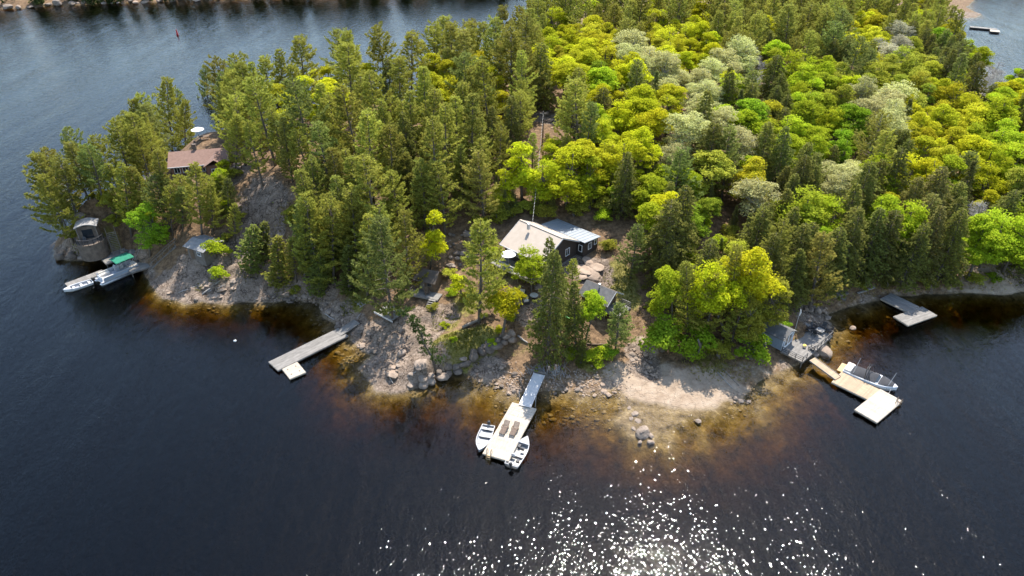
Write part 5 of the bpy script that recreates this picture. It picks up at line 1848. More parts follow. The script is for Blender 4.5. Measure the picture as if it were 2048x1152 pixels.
p0 = on(785, 648, 1.8)
pl = thing('wooden_platform', 'grey wooden platform with a white front edge at the foot of the big pine', 'platform', (p0.x, p0.y, 0), R(142))
mb = MB()
zt = p0.z + .55
planks(mb, 3.5, 2.6, zt, along='y', y0=-2.6)
mb.build('planks', 'grey_wood', pl, kind='stuff')
MB().beam((-.1, .03, zt - .12), (3.6, .03, zt - .12), .06, .26).build('front_board', 'offwhite', pl)
for x in (.15, 1.8, 3.4):
    for y in (-.1, -2.5):
        MB().box(x, y, zt - .75, .12, .12, 1.35).build('post', 'old_wood', pl)
p0 = on(713, 612, 1.5)
pn = thing('lattice_panel', 'grey timber grid panel leaning on the bank above the grey dock', 'panel', (p0.x, p0.y, p0.z + .1), R(40))
for i in range(6):
    MB().box(.3 + .42 * i, 0, .12 + .08 * i, .10, 1.7, .06).build('slat', 'driftwood', pn)
for s in (-1, 0, 1):
    MB().beam((.1, s * .8, .04), (2.6, s * .8, .52), .10, .08).build('rail', 'driftwood', pn)
for a, b_, r_, mt, lb in (((925, 657), (972, 634), .22, 'log_bark', 'thick squared log on the terrace edge by the tall lone pine'), ((1035, 672), (1056, 688), .13, 'driftwood', 'grey plank step below the rock garden'), ((405, 590), (440, 563), .13, 'driftwood', 'longest bleached driftwood log on the rock shelf'), ((358, 586), (395, 572), .09, 'driftwood', 'thin bleached log at the left of the rock shelf'),
                          ((415, 585), (452, 570), .08, 'driftwood', 'thin bleached log at the right of the rock shelf'), ((650, 628), (668, 640), .08, 'driftwood', 'bleached pole on the rocks left of the ramp'), ((700, 650), (722, 628), .07, 'driftwood', 'thin pole on the rocks above the ramp'), ((778, 752), (786, 768), .08, 'driftwood', 'short bleached stick on the rock point'), ((815, 752), (845, 738), .07, 'driftwood', 'thin pole on top of the rock point'), ((1435, 745), (1465, 778), .07, 'driftwood', 'fallen grey branch on the beach below the pines'), ((1445, 738), (1478, 772), .06, 'log_bark', 'second fallen branch on the beach below the pines')):
    A_, B_ = on(*a, 1.5), on(*b_, 1.5)
    B_ = B_ - A_
    n_ = 5
    path = [(B_.x * i / n_, B_.y * i / n_, B_.z * i / n_ + r_ * .8 + .05 * math.sin(i * 1.7)) for i in range(n_ + 1)]
    o = MB().tube(path, [r_ * (1 - .25 * i / n_) for i in range(n_ + 1)], 8).build('log', mt, smooth=True)
    o.location = A_
    tag(o, lb, 'log')

def rope(label, a, b_, sag=.25):
    a, b_ = Vector(a), Vector(b_)
    o = MB().tube([(b_ - a) * (i / 8) - Vector((0, 0, 4 * sag * (i / 8) * (1 - i / 8))) for i in range(9)], .022, 6).build('mooring_rope', 'offwhite', smooth=True)
    o.location = a
    tag(o, label, 'rope')
rope('rope tying the left aluminium boat to the centre dock', g(977, 866, .5), g(990, 868, .52))
rope('rope tying the right fishing boat to the centre dock', g(1052, 880, .6), g(1036, 868, .52))
rope('rope from the bow of the motor boat to the outer platform', g(1783, 777, .8), g(1774, 790, .52))
rope('rope from the stern of the motor boat to the tan dock', g(1700, 744, .7), g(1698, 755, .52))
rope('rope between the swim raft and the grey dock', g(584, 733, .42), g(592, 724, .5))
V_, F_ = [], []
n_ = 0
for poly, cnt in (([(930, 755), (1030, 790), (1230, 790), (1460, 810), (1500, 830), (1300, 870), (1000, 830)], 420), ([(640, 625), (720, 700), (720, 780), (690, 740), (620, 640)], 160), ([(1640, 640), (1900, 590), (1900, 615), (1700, 690)], 120), ([(320, 604), (630, 606), (620, 630), (340, 625)], 140)):
    k = 0
    while k < cnt:
        px, py = rnd.uniform(min(q[0] for q in poly), max(q[0] for q in poly)), rnd.uniform(min(q[1] for q in poly), max(q[1] for q in poly))
        if not in_poly(px, py, poly):
            continue
        k += 1
        q = g(px, py, -.3)
        z = hz(q.x, q.y)
        if not -2 < z < -.08:
            continue
        s = min(.09 * (5 ** (rnd.random() ** 2)), -z * .8)
        V_.append(tv * s * np.array([rnd.uniform(.8, 1.5), 1, .8]) + np.array([q.x, q.y, z + s * .1]))
        F_.append(tf + n_ * len(tv))
        n_ += 1
me_ = np_mesh('submerged_stones', np.concatenate(V_), np.concatenate(F_))
me_.materials.append(MAT['stone'])
o = bpy.data.objects.new('submerged_stones', me_)
col.objects.link(o)
tag(o, 'stones on the lake bed showing through the amber shallows', 'stones', kind='stuff')

# brush pile beside the gangway head
p0 = on(1092, 750, .8)
bp_ = MB()
for k in range(150):
    x, y = rnd.gauss(.6, 1.3), rnd.gauss(.1, .45)
    a = rnd.gauss(1.9, .6)
    ln = rnd.uniform(.5, 1.4)
    zz = hz(p0.x + x, p0.y + y) - p0.z
    bp_.tube([(x, y, zz + rnd.uniform(0, .3)), (x + math.cos(a) * ln * .6, y + math.sin(a) * ln * .6, zz + rnd.uniform(.2, .7)), (x + math.cos(a) * ln, y + math.sin(a) * ln * .9, zz + rnd.uniform(.1, .8))], [.022, .016, .008], 3, cap=False)
o = bp_.build('brush_pile', 'grey_twig')
o.location = p0
tag(o, 'tangle of grey cut branches beside the gangway head', 'brush pile')

# ------------------------------------------------------------------ buildings
def window(parent, c, n, w, h, mull=1, mat='white_paint', name='window'):
    """window on a wall: c centre, n outward (+-x or +-y), white frame with panes as sub-parts"""
    cx, cy, cz = c
    f = MB()
    bw = .07
    def bx(o, du, dz, su, sz, d, th):
        if abs(n[0]) > .5:
            o.box(cx + n[0] * d, cy + du, cz + dz, th, su, sz)
        else:
            o.box(cx + du, cy + n[1] * d, cz + dz, su, th, sz)
    for s in (-1, 1):
        bx(f, s * (w - bw) / 2, 0, bw, h, .03, .07)
        bx(f, 0, s * (h - bw) / 2, w - 2 * bw, bw, .03, .07)
    for k in range(mull):
        bx(f, (k + 1) * w / (mull + 1) - w / 2, 0, .045, h - 2 * bw, .028, .05)
    o = f.build(name, mat, parent)
    for k in range(mull + 1):
        p_ = MB()
        ww = (w - 2 * bw) / (mull + 1)
        bx(p_, -w / 2 + bw + ww * (k + .5), 0, ww - .03, h - 2 * bw, .012, .02)
        p_.build('pane', 'glass', o)
    return o

# main dark house, gable ridge along local x (towards right front), rear lean-to with metal roof
HA = R(-43)
ua, ub = Vector((math.cos(HA), math.sin(HA), 0)), Vector((-math.sin(HA), math.cos(HA), 0))
def from_ab(a, b_):
    return ua * a + ub * b_
o0 = from_ab(-60.8, 63.7)
house = thing('cottage', 'dark brown house with a broad tan roof in the middle of the clearing', 'house', (o0.x, o0.y, 0), HA)
HL, HW = 7.3, 7.6          # along ridge, across
ZB, ZF, ZE, ZR = 4.6, 6.3, 8.75, 10.75
for a, b_, sx, sy in ((HL / 2, .1, HL, .2), (HL / 2, HW - .1, HL, .2), (.1, HW / 2, .2, HW - .4), (HL - .1, HW / 2, .2, HW - .4)):
    MB().box(a, b_, (ZB + ZF) / 2 - .2, sx, sy, ZF - ZB + .4).build('foundation', 'foundation', house)
    MB().box(a, b_, (ZF + ZE) / 2, sx + .0, sy + .0, ZE - ZF).build('wall', 'dark_siding', house)
for xx in (.1, HL - .1):
    MB().add([(xx - .1, 0, ZE), (xx - .1, HW, ZE), (xx - .1, HW / 2, ZR - .1), (xx + .1, 0, ZE), (xx + .1, HW, ZE), (xx + .1, HW / 2, ZR - .1)], [(2, 1, 0), (3, 4, 5), (0, 1, 4, 3), (1, 2, 5, 4), (2, 0, 3, 5)]).build('gable', 'dark_siding', house)
ov = .55
sl_ = (ZR - ZE) / (HW / 2)
fr_ = MB().slab([(-.5, -ov, ZE - sl_ * ov + .06), (HL + .45, -ov, ZE - sl_ * ov + .06), (HL + .45, HW / 2, ZR + .06), (-.5, HW / 2, ZR + .06)], .1).build('roof_panel', 'tan_roof', house)
bk_ = MB().slab([(-.5, HW / 2, ZR + .06), (HL + .45, HW / 2, ZR + .06), (HL + .45, HW + .1, ZE - sl_ * .1 + .06), (-.5, HW + .1, ZE - sl_ * .1 + .06)], .1).build('roof_panel', 'tan_roof', house)
MB().beam((-.5, HW / 2, ZR + .08), (HL + .45, HW / 2, ZR + .08), .28, .04).build('ridge_cap', 'tan_roof', house)
for y0, y1, z0, z1 in ((-ov, HW / 2, ZE - sl_ * ov, ZR), (HW + .1, HW / 2, ZE - sl_ * .1, ZR)):
    for xx in (-.52, HL + .47):
        MB().beam((xx, y0, z0 - .02), (xx, y1, z1 - .02), .05, .2).build('barge_board', 'offwhite', house)
MB().beam((-.5, -ov - .05, ZE - sl_ * ov - .02), (HL + .45, -ov - .05, ZE - sl_ * ov - .02), .1, .12).build('gutter', 'offwhite', house)
for k in range(5):
    window(house, (.95 + 1.1 * k, 0, 7.75), (0, -1), .95, 1.0, 0)
window(house, (HL, HW * .72, 7.7), (1, 0), .95, 1.2, 1)
MB().box(HL - .9, -.03, 7.3, .9, .07, 2.0).build('door', 'brown_wood', house)
# lean-to
EX0, EX1, EY0, EY1 = .6, HL + 1.15, HW + .15, HW + 3.6
ext = MB()
ext.box((EX0 + EX1) / 2, (EY0 + EY1) / 2, 7.35, EX1 - EX0, EY1 - EY0, 2.1)
e_ = ext.build('extension', 'dark_siding', house)
MB().box((EX0 + EX1) / 2, (EY0 + EY1) / 2, 5.4, EX1 - EX0 - .08, EY1 - EY0 - .08, 1.8).build('foundation', 'foundation', house)
rf = MB().slab([(EX0 - .3, EY0 - .12, 8.85), (EX1 + .3, EY0 - .12, 8.85), (EX1 + .3, EY1 + .35, 8.35), (EX0 - .3, EY1 + .35, 8.35)], .07).build('roof_panel', 'metal_roof', house)
for k in range(13):
    x = EX0 - .25 + (EX1 - EX0 + .5) * k / 12
    MB().beam((x, EY0 - .1, 8.865), (x, EY1 + .34, 8.367), .03, .05).build('seam', 'metal_roof', rf)
window(house, (EX1, (EY0 + EY1) / 2 - .2, 7.6), (1, 0), .85, 1.05, 1)
window(house, (EX1 - .55, EY0, 7.6), (0, -1), .7, 1.1, 0)
window(house, (EX1, EY1 - .6, 7.7), (1, 0), .6, .8, 0)
MB().box(HL * .3, HW * .35, 11.1, .35, .35, .9).build('vent_pipe', 'aluminium', house)
# front deck
hd = from_ab(-61.6, 61.2)
fdk = deck('house_deck', 'tan plank deck with rails along the front of the dark house', 'deck', (hd.x, hd.y), HA, 8.3, 2.35, 6.25, 'grey_wood', along='x', floats=False, posts=True, skirt='pale_wood')
railing(fdk, [(0, 2.3), (0, .05), (8.2, .05)], 6.25, .9, 'offwhite', 1, 1.3)
def umbrella(label, loc, r_=1.35, h=2.4, n=8):
    t = thing('patio_umbrella', label, 'umbrella', loc, rnd.uniform(0, 1))
    MB().cyl(0, 0, 0, h - .05, .025, n=8).build('pole', 'aluminium', t)
    MB().cyl(0, 0, 0, .08, .28, n=12).build('base', 'dark_plastic', t)
    vs = [(0, 0, h)]
    for ring, (f, dz) in enumerate(((.5, -.16), (1, -.46))):
        for k in range(n * 2):
            a = math.pi * k / n
            rr = r_ * f * (1 if k % 2 == 0 else .955)
            vs.append((rr * math.cos(a), rr * math.sin(a), h + dz - (.03 if k % 2 else 0)))
    m_ = n * 2
    fs = [(0, 1 + k, 1 + (k + 1) % m_) for k in range(m_)] + [(1 + k, 1 + m_ + k, 1 + m_ + (k + 1) % m_, 1 + (k + 1) % m_) for k in range(m_)]
    MB().add(vs, fs).build('canopy', 'white_canvas', t)
    return t
q = from_ab(-58.8, 62.3)
umbrella('white parasol on the deck in front of the dark house', (q.x, q.y, 6.25), 1.15)

# shed with a mossy roof below the house
s0 = on(1180, 592, 4.2)
SA = R(-40)
shed = thing('garden_shed', 'small shed with a mossy brown-grey gable roof right of the rock garden', 'shed', (9.6, 79.3, 0), SA)
SL, SW, SZ0, SE, SR = 3.6, 3.0, 3.6, 5.9, 7.0
MB().box(SL / 2, SW / 2, (SZ0 + SE) / 2, SL, SW, SE - SZ0).build('wall', 'brown_wood', shed)
for s, mt in ((0, 'grey_roof'), (1, 'moss_roof')):
    y_e = SW + .55 if s else -.55
    MB().slab([(-.35, SW / 2, SR), (SL + .9, SW / 2, SR), (SL + .9, y_e, SE - .30), (-.35, y_e, SE - .30)], .08).build('roof_panel', mt, shed)
for xx in (.04, SL - .04):
    MB().add([(xx - .03, 0, SE), (xx - .03, SW, SE), (xx - .03, SW / 2, SR - .1), (xx + .03, 0, SE), (xx + .03, SW, SE), (xx + .03, SW / 2, SR - .1)], [(2, 1, 0), (3, 4, 5), (0, 1, 4, 3), (1, 2, 5, 4), (2, 0, 3, 5)]).build('gable', 'brown_wood', shed)
MB().beam((SL + .92, -.55, SE - .32), (SL + .92, SW / 2, SR - .02), .05, .16).build('barge_board', 'offwhite', shed)
MB().beam((SL + .92, SW + .55, SE - .32), (SL + .92, SW / 2, SR - .02), .05, .16).build('barge_board', 'offwhite', shed)
vp = MB().cyl(SL * .55, SW * .4, 6.4, 7.3, .09, n=10)
vp.cyl(SL * .55, SW * .4, 7.3, 7.42, .17, n=10)
vp.build('vent_pipe', 'aluminium', shed, smooth=False)
MB().box(SL + .03, SW / 2, SZ0 + 1.15, .06, .85, 1.9).build('door', 'old_wood', shed)
window(shed, (SL / 2, 0, 5.0), (0, -1), .8, .7, 1)
rt = Matrix.Rotation(SA, 3, 'Z')
q = Vector((9.6, 79.3, 0)) + rt @ Vector((SL + .1, 0, 0))
sdk = deck('shed_porch', 'railed wooden porch in front of the mossy-roofed shed', 'porch', (q.x, q.y), SA, 2.4, 3.0, 4.35, 'grey_wood', along='y', floats=False, posts=True, skirt='old_wood')
railing(sdk, [(0, .05), (2.3, .05), (2.3, 2.0)], 4.35, .85, 'grey_wood', 2, 1.1)
railing(sdk, [(0, 2.95), (2.3, 2.95)], 4.35, .85, 'grey_wood', 2, 1.1)

# small brown cabin
cb0 = on(832, 588, 3.6)
CA = R(-20)
cab = thing('cabin', 'small brown cabin with a needle-covered roof left of the tall lone pine', 'cabin', (cb0.x, cb0.y + .9, 0), CA)
CL, CW, CZ, CE, CR_ = 2.9, 2.5, cb0.z + .35, cb0.z + 2.2, cb0.z + 3.2
MB().box(CL / 2, CW / 2, (CZ + CE) / 2 - .3, CL, CW, CE - CZ + .6).build('wall', 'brown_wood', cab)
for xx in (.04, CL - .04):
    MB().add([(xx - .03, 0, CE), (xx - .03, CW, CE), (xx - .03, CW / 2, CR_ - .1), (xx + .03, 0, CE), (xx + .03, CW, CE), (xx + .03, CW / 2, CR_ - .1)], [(2, 1, 0), (3, 4, 5), (0, 1, 4, 3), (1, 2, 5, 4), (2, 0, 3, 5)]).build('gable', 'brown_wood', cab)
for s in (0, 1):
    y_e = CW + .35 if s else -.35
    MB().slab([(-.3, CW / 2, CR_), (CL + .3, CW / 2, CR_), (CL + .3, y_e, CE - .26), (-.3, y_e, CE - .26)], .08).build('roof_panel', 'moss_roof', cab)
d_ = MB().box(.95, -.03, CZ + .95, .8, .06, 1.75).build('door', 'old_wood', cab)
MB().cyl(1.25, -.08, CZ + .9, CZ + 1.0, .03, n=8).build('door_handle', 'aluminium', d_)
window(cab, (2.1, 0, CZ + 1.15), (0, -1), .7, .7, 1, 'old_wood')
rt = Matrix.Rotation(CA, 3, 'Z')
q = Vector((cb0.x, cb0.y + .9, 0)) + rt @ Vector((-.2, -1.75, 0))
cdk = deck('cabin_porch', 'grey plank porch of the small brown cabin', 'porch', (q.x, q.y), CA, 4.3, 1.7, CZ + .02, 'grey_wood', along='x', floats=False, posts=True, skirt='grey_wood')
railing(cdk, [(0, 1.6), (0, .05), (1.0, .05)], CZ + .02, .8, 'old_wood', 1, 1.0)
q2 = Vector((q.x, q.y, 0)) + rt @ Vector((3.6, -.05, 0))
q3 = Vector((q.x, q.y, 0)) + rt @ Vector((3.6, -1.15, 0))
stairs('porch_steps', 'short wooden steps at the right end of the cabin porch', (q2.x, q2.y, CZ), (q3.x, q3.y, CZ - .75), 1.1, 4, rails=False)
muskoka('brown chair on the porch of the small brown cabin', (q.x + 2.4, q.y + .3, CZ + .02), R(-70), None, 'brown_wood')

# furniture of the rock garden
def armchair(label, px, py, a, cushion='vinyl_cream', z0=4.2):
    p = on(px, py, z0)
    t = thing('garden_armchair', label, 'chair', p, R(a))
    MB().box(0, 0, .22, .8, .8, .4).build('base', 'dark_plastic', t)
    for s in (-1, 1):
        MB().box(0, s * .43, .38, .8, .12, .6).build('armrest', 'dark_plastic', t)
    MB().box(-.40, 0, .5, .14, .8, .75).build('backrest', 'dark_plastic', t)
    MB().box(.06, 0, .50, .66, .68, .16).build('cushion', cushion, t)
    MB().box(-.27, 0, .74, .14, .66, .4).build('back_cushion', cushion, t)
armchair('garden armchair with cream cushions left in the rock garden', 1044, 592, -110)
armchair('garden armchair with cream cushions facing the first one', 1052, 606, -80)
armchair('dark garden armchair beside the yellow sapling', 997, 606, -60, 'dark_plastic', 3.8)
gt = on(1068, 598, 4.2)
tb = thing('garden_table', 'round pale garden table beside the cream armchairs', 'table', gt)
MB().cyl(0, 0, .62, .68, .6, n=20).build('table_top', 'offwhite', tb)
MB().cyl(0, 0, 0, .62, .06, n=10).build('leg', 'dark_plastic', tb)
MB().cyl(0, 0, .0, .04, .3, n=12).build('base', 'dark_plastic', tb)

def kayak(label, px, py, a, mat, z0=3.2):
    p = on(px, py, z0)
    t = thing('kayak', label, 'kayak', (p.x, p.y, p.z + .25), R(a))
    n, k_ = 14, 10
    vs, fs = [], []
    for i in range(n + 1):
        u = i / n * 2 - 1
        r_ = .33 * max(0.03, (1 - abs(u) ** 2.2))
        for j in range(k_):
            an = 2 * math.pi * j / k_
            vs.append((u * 1.6, r_ * math.cos(an), r_ * .62 * math.sin(an) + .12 * u * u))
    for i in range(n):
        for j in range(k_):
            fs.append((i * k_ + j, i * k_ + (j + 1) % k_, (i + 1) * k_ + (j + 1) % k_, (i + 1) * k_ + j))
    MB().add(vs, fs).build('hull', mat, t, smooth=True)
    MB().tube([(.35 * math.cos(x) , .2 * math.sin(x), .2) for x in np.linspace(0, 6.283, 13)], .03, 6, cap=False).build('cockpit_rim', 'dark_plastic', t)
kayak('bright green kayak lying in front of the mossy-roofed shed', 1122, 634, -35, 'green_plastic')
kayak('blue kayak lying left of the green kayak', 1106, 638, -50, 'blue_plastic')
rk = on(1190, 690, 2)
rk_ = thing('log_border', 'dark timber edging above the brush bank', 'edging', rk, R(-5))
for k in range(4):
    MB().tube([(-1.1 + .7 * k, rnd.gauss(0, .05), .1), (-.45 + .7 * k, rnd.gauss(0, .05), .12)], .13, 8).build('log', 'brown_wood', rk_)

# grey-roofed shed, landing, stairs and lookout of the left point
sA = R(-27)
q = on(392, 506, 4.4)
s1 = thing('shed', 'weathered grey-roofed shed on the rock shelf of the left point', 'shed', (-50.2, 92.3, 0), sA)
zz0, zz1 = 3.0, 5.6
MB().box(2.0, 1.8, (zz0 + zz1) / 2, 3.5, 3.2, zz1 - zz0).build('wall', 'old_wood', s1)
MB().slab([(-.1, -.2, 5.75), (4.3, -.2, 5.75), (4.3, 1.9, 6.35), (-.1, 1.9, 6.35)], .09).build('roof_panel', 'silver_roof', s1)
MB().slab([(-.1, 1.9, 6.35), (4.3, 1.9, 6.35), (4.3, 4.0, 5.75), (-.1, 4.0, 5.75)], .09).build('roof_panel', 'silver_roof', s1)
for xx in (.28, 3.72):
    MB().add([(xx - .02, .2, zz1), (xx - .02, 3.4, zz1), (xx - .02, 1.85, 6.25), (xx + .02, .2, zz1), (xx + .02, 3.4, zz1), (xx + .02, 1.85, 6.25)], [(2, 1, 0), (3, 4, 5), (0, 1, 4, 3), (1, 2, 5, 4), (2, 0, 3, 5)]).build('gable', 'old_wood', s1)
MB().box(1.2, .17, 4.6, .8, .06, 1.8).build('door', 'brown_wood', s1)
window(s1, (2.7, .2, 4.9), (0, -1), .8, .7, 1)
la = g(212, 528, 1.0)
deck('landing_deck', 'grey stone-coloured landing deck behind the pontoon boat', 'deck', la, R(44), 5.6, 3.4, 1.0, 'grey_wood', along='x', floats=False, posts=True, skirt='old_wood')
lb_ = g(262, 545, .95)
deck('landing_deck', 'smaller landing deck at the bow of the pontoon boat', 'deck', lb_, R(40), 3.6, 2.6, .9, 'grey_wood', along='x', floats=False, posts=True, skirt='old_wood')
q = g(137, 573, .4)
deck('floating_dock', 'narrow pale floating dock at the far left landing', 'dock', q, R(48), 5.4, 1.35, .42, 'grey_wood', floats=True)
stairs('wooden_stairs', 'steep wooden stairs from the landing up to the stone lookout', g(221, 464, 4.7), g(236, 507, 1.05), 1.25, 13)
stairs('wooden_stairs', 'long railed stairway from the landing to the grey-roofed shed', g(352, 490, 4.2), g(304, 534, 1.0), 1.1, 16)
for px, py, lb, a in ((250, 506, 'pale wooden chair nearest the stairs on the left landing', 200), (262, 512, 'pale wooden chair right of the first one on the left landing', 230)):
    p = g(px, py, 1.0)
    muskoka(lb, (p.x, p.y, 1.0), R(a), None, 'grey_wood')
for px, py, tx, ty, lb in ((208, 512, 202, 494, 'leaning grey post at the left end of the landing'), (268, 517, 279, 498, 'leaning grey post at the right end of the landing')):
    p = g(px, py, 1.0)
    t = thing('dock_post', lb, 'post', p)
    z2 = z_at(ty, p.y)
    x2 = (tx - 1024) / FPX * (p.y * CP + (CAMH - z2) * SP)
    MB().tube([(0, 0, -.3), (x2 - p.x, 0, z2 - 1.0)], .05, 8).build('shaft', 'driftwood', t)
lk = g(181, 480, 3.9)
look = thing('stone_lookout', 'small dark stone lookout hut with a pale arched roof on the left point', 'lookout', (lk.x, lk.y, 0), R(20))
lz = 4.3
def ring_pts(r_, n, a0=0, a1=360, sy=1.0):
    return [(r_ * math.cos(R(a0 + (a1 - a0) * k / n)), r_ * sy * math.sin(R(a0 + (a1 - a0) * k / n))) for k in range(n + (0 if a1 - a0 == 360 else 1))]
MB().box(0, .9, lz + .25, 2.7, 2.0, 3.7).build('wall', 'dark_stone', look)
arc = [(-1.65 + 3.3 * k / 10, lz + 2.12 + .42 * math.sin(math.pi * k / 10)) for k in range(11)]
rf_ = MB()
for (x0, z0), (x1, z1) in zip(arc[:-1], arc[1:]):
    rf_.add([(x0, -.45, z0), (x1, -.45, z1), (x1, 2.2, z1), (x0, 2.2, z0), (x0, -.45, z0 - .14), (x1, -.45, z1 - .14), (x1, 2.2, z1 - .14), (x0, 2.2, z0 - .14)], [(0, 1, 2, 3), (7, 6, 5, 4), (0, 4, 5, 1), (2, 6, 7, 3), (1, 5, 6, 2), (3, 7, 4, 0)])
rf_.build('roof', 'concrete', look)
for s in (-1, 1):
    MB().box(s * 1.35, -.32, lz + .9, .16, .16, 2.5).build('post', 'old_wood', look)
MB().box(0, -.12, lz + .8, 1.5, .06, 1.5).build('opening', 'glass', look)
MB().prism(ring_pts(2.1, 20, 180, 360) , lz - 3.2, lz - .35).build('terrace', 'dark_stone', look)
tp_ = ring_pts(2.05, 8, 185, 355)
railing(look, tp_, lz - .35, .9, 'dark_plastic', 3, 1.0)
muskoka('dark chair on the terrace of the stone lookout', (lk.x - .3, lk.y - 1.0, lz - .35), R(260), None)

# red-roofed cottage on the left point
ra = R(13)
rc0 = Vector((-58.0, 109.8, 0))
red = thing('cottage', 'long cottage with a red-brown roof on the left point', 'house', rc0, ra)
RL, RW, RZ0, RE, RR_ = 9.0, 5.2, 8.4, 11.6, 12.9
MB().box(RL / 2, RW / 2, (RZ0 + RE) / 2, RL, RW, RE - RZ0).build('wall', 'cottage_wall', red)
for s in (0, 1):
    y_e = RW + .5 if s else -.6
    MB().slab([(-.4, RW / 2, RR_), (RL + .4, RW / 2, RR_), (RL + .4, y_e, RE - .25), (-.4, y_e, RE - .25)], .09).build('roof_panel', 'red_roof', red)
for xx in (.04, RL - .04):
    MB().add([(xx - .03, 0, RE), (xx - .03, RW, RE), (xx - .03, RW / 2, RR_ - .1), (xx + .03, 0, RE), (xx + .03, RW, RE), (xx + .03, RW / 2, RR_ - .1)], [(2, 1, 0), (3, 4, 5), (0, 1, 4, 3), (1, 2, 5, 4), (2, 0, 3, 5)]).build('gable', 'cottage_wall', red)
MB().box(RL - 1.6, -.9, 10.0, 3.0, 1.8, 3.1).build('porch_wing', 'cottage_wall', red)
for s in (0, 1):
    x_e = RL + .2 if s else RL - 3.4
    MB().slab([(RL - 1.6, -2.2, 12.6), (RL - 1.6, 2.2, 12.6), (x_e, 2.2, 11.5), (x_e, -2.2, 11.5)], .08).build('roof_panel', 'red_roof', red)
ch = MB().box(3.9, RW / 2 + .3, 13.1, .55, .55, 1.5)
ch.build('chimney', 'dark_stone', red)
MB().beam((-.4, -.66, RE - .32), (RL - 3.2, -.66, RE - .32), .1, .14).build('gutter', 'offwhite', red)
MB().beam((-.4, RW + .52, RE - .25), (3.4, RW + .52, RE - .25), .12, .2).build('gutter', 'offwhite', red)
for k in range(4):
    window(red, (.9 + 1.35 * k, 0, 10.5), (0, -1), 1.0, 1.1, 1)
window(red, (RL - 1.6, -1.8, 10.4), (0, -1), 1.4, 1.1, 2)
window(red, (RL, 2.6, 10.4), (1, 0), 1.0, 1.0, 1)
q = rc0 + Matrix.Rotation(ra, 3, 'Z') @ Vector((RL + .3, -.6, 0))
ss = thing('stone_steps', 'pale flagstone steps at the right end of the red-roofed cottage', 'steps', (q.x, q.y, 0), ra - R(25))
for k in range(9):
    x, y = .4 + .28 * (k % 4) + rnd.uniform(-.1, .1), 2.2 - .55 * k
    zt = hz(q.x + x, q.y + y)
    MB().box(x, y, zt + .1, rnd.uniform(.9, 1.4), .62, .3, rz=rnd.gauss(0, .15)).build('flagstone', 'pink_stone', ss)
q = on(400, 279, 9.5)
umbrella('white parasol on the bare knoll behind the red-roofed cottage', (q.x, q.y, q.z), 1.2, 2.4)
kt = thing('picnic_table', 'dark picnic table under the white parasol on the knoll', 'table', (q.x + 1.0, q.y - .3, q.z), R(20))
MB().box(0, 0, .74, 1.8, .8, .05).build('table_top', 'brown_wood', kt)
for s in (-1, 1):
    MB().box(0, s * .75, .44, 1.8, .26, .05).build('bench', 'brown_wood', kt)
    MB().beam((s * .65, -.8, 0), (s * .65, .1, .72), .06, .09).build('leg', 'brown_wood', kt)
    MB().beam((s * .65, .8, 0), (s * .65, -.1, .72), .06, .09).build('leg', 'brown_wood', kt)
muskoka('dark chair on the knoll in front of the white parasol', (q.x - .2, q.y - 2.2, hz(q.x - .2, q.y - 2.2)), R(250), None)

# overhead service cable from a pole on the hill to the house
pp = gd(1082, 117, 0)
pz_ = hz(pp.x, pp.y)
pole = thing('utility_pole', 'short wooden pole on the hill carrying the cable to the dark house', 'pole', (pp.x, pp.y, pz_))
MB().cyl(0, 0, -.5, 6.0, .13, .09, 10).build('shaft', 'bark', pole)
MB().box(0, 0, 5.6, 1.2, .1, .12).build('crossarm', 'old_wood', pole)
end = g(1065, 445, 11.0)
d_ = end - Vector((pp.x, pp.y, pz_ + 5.7))
cable = thing('overhead_cable', 'twisted pale overhead cable running down to the roof of the dark house', 'cable', (pp.x, pp.y, pz_ + 5.7))
pts = [d_ * (i / 40) - Vector((0, 0, 4 * .5 * (i / 40) * (1 - i / 40))) for i in range(41)]
MB().tube(pts, .022, 6).build('core', 'black_wire', cable)
MB().tube([p_ + Vector((.03 * math.cos(i * 1.9), 0, .03 * math.sin(i * 1.9))) for i, p_ in enumerate([d_ * (i / 120) - Vector((0, 0, 2 * (i / 120) * (1 - i / 120))) for i in range(121)])], .018, 5).build('strand', 'offwhite', cable)

# buoys
q = g(355, 70)
by_ = thing('spar_buoy', 'red channel marker buoy out in the open water at upper left', 'buoy', (q.x, q.y, 0))
MB().tube([(0, 0, -.6), (0, 0, .5), (0, 0, 1.7), (0, 0, 2.0)], [.3, .3, .16, .05], 12).build('spar', 'red_paint', by_, smooth=True)
MB().cyl(0, 0, .05, .3, .42, n=14).build('collar', 'red_paint', by_)
q = g(470, 682)
bo = thing('mooring_float', 'small white mooring float in the water left of the grey dock', 'buoy', (q.x, q.y, 0))
MB().tube([(0, 0, -.12), (0, 0, -.05), (0, 0, .1), (0, 0, .2)], [.08, .2, .2, .06], 12).build('ball', 'white_paint', bo, smooth=True)
MB().cyl(0, 0, .2, .27, .04, n=8).build('ring', 'dark_plastic', bo)

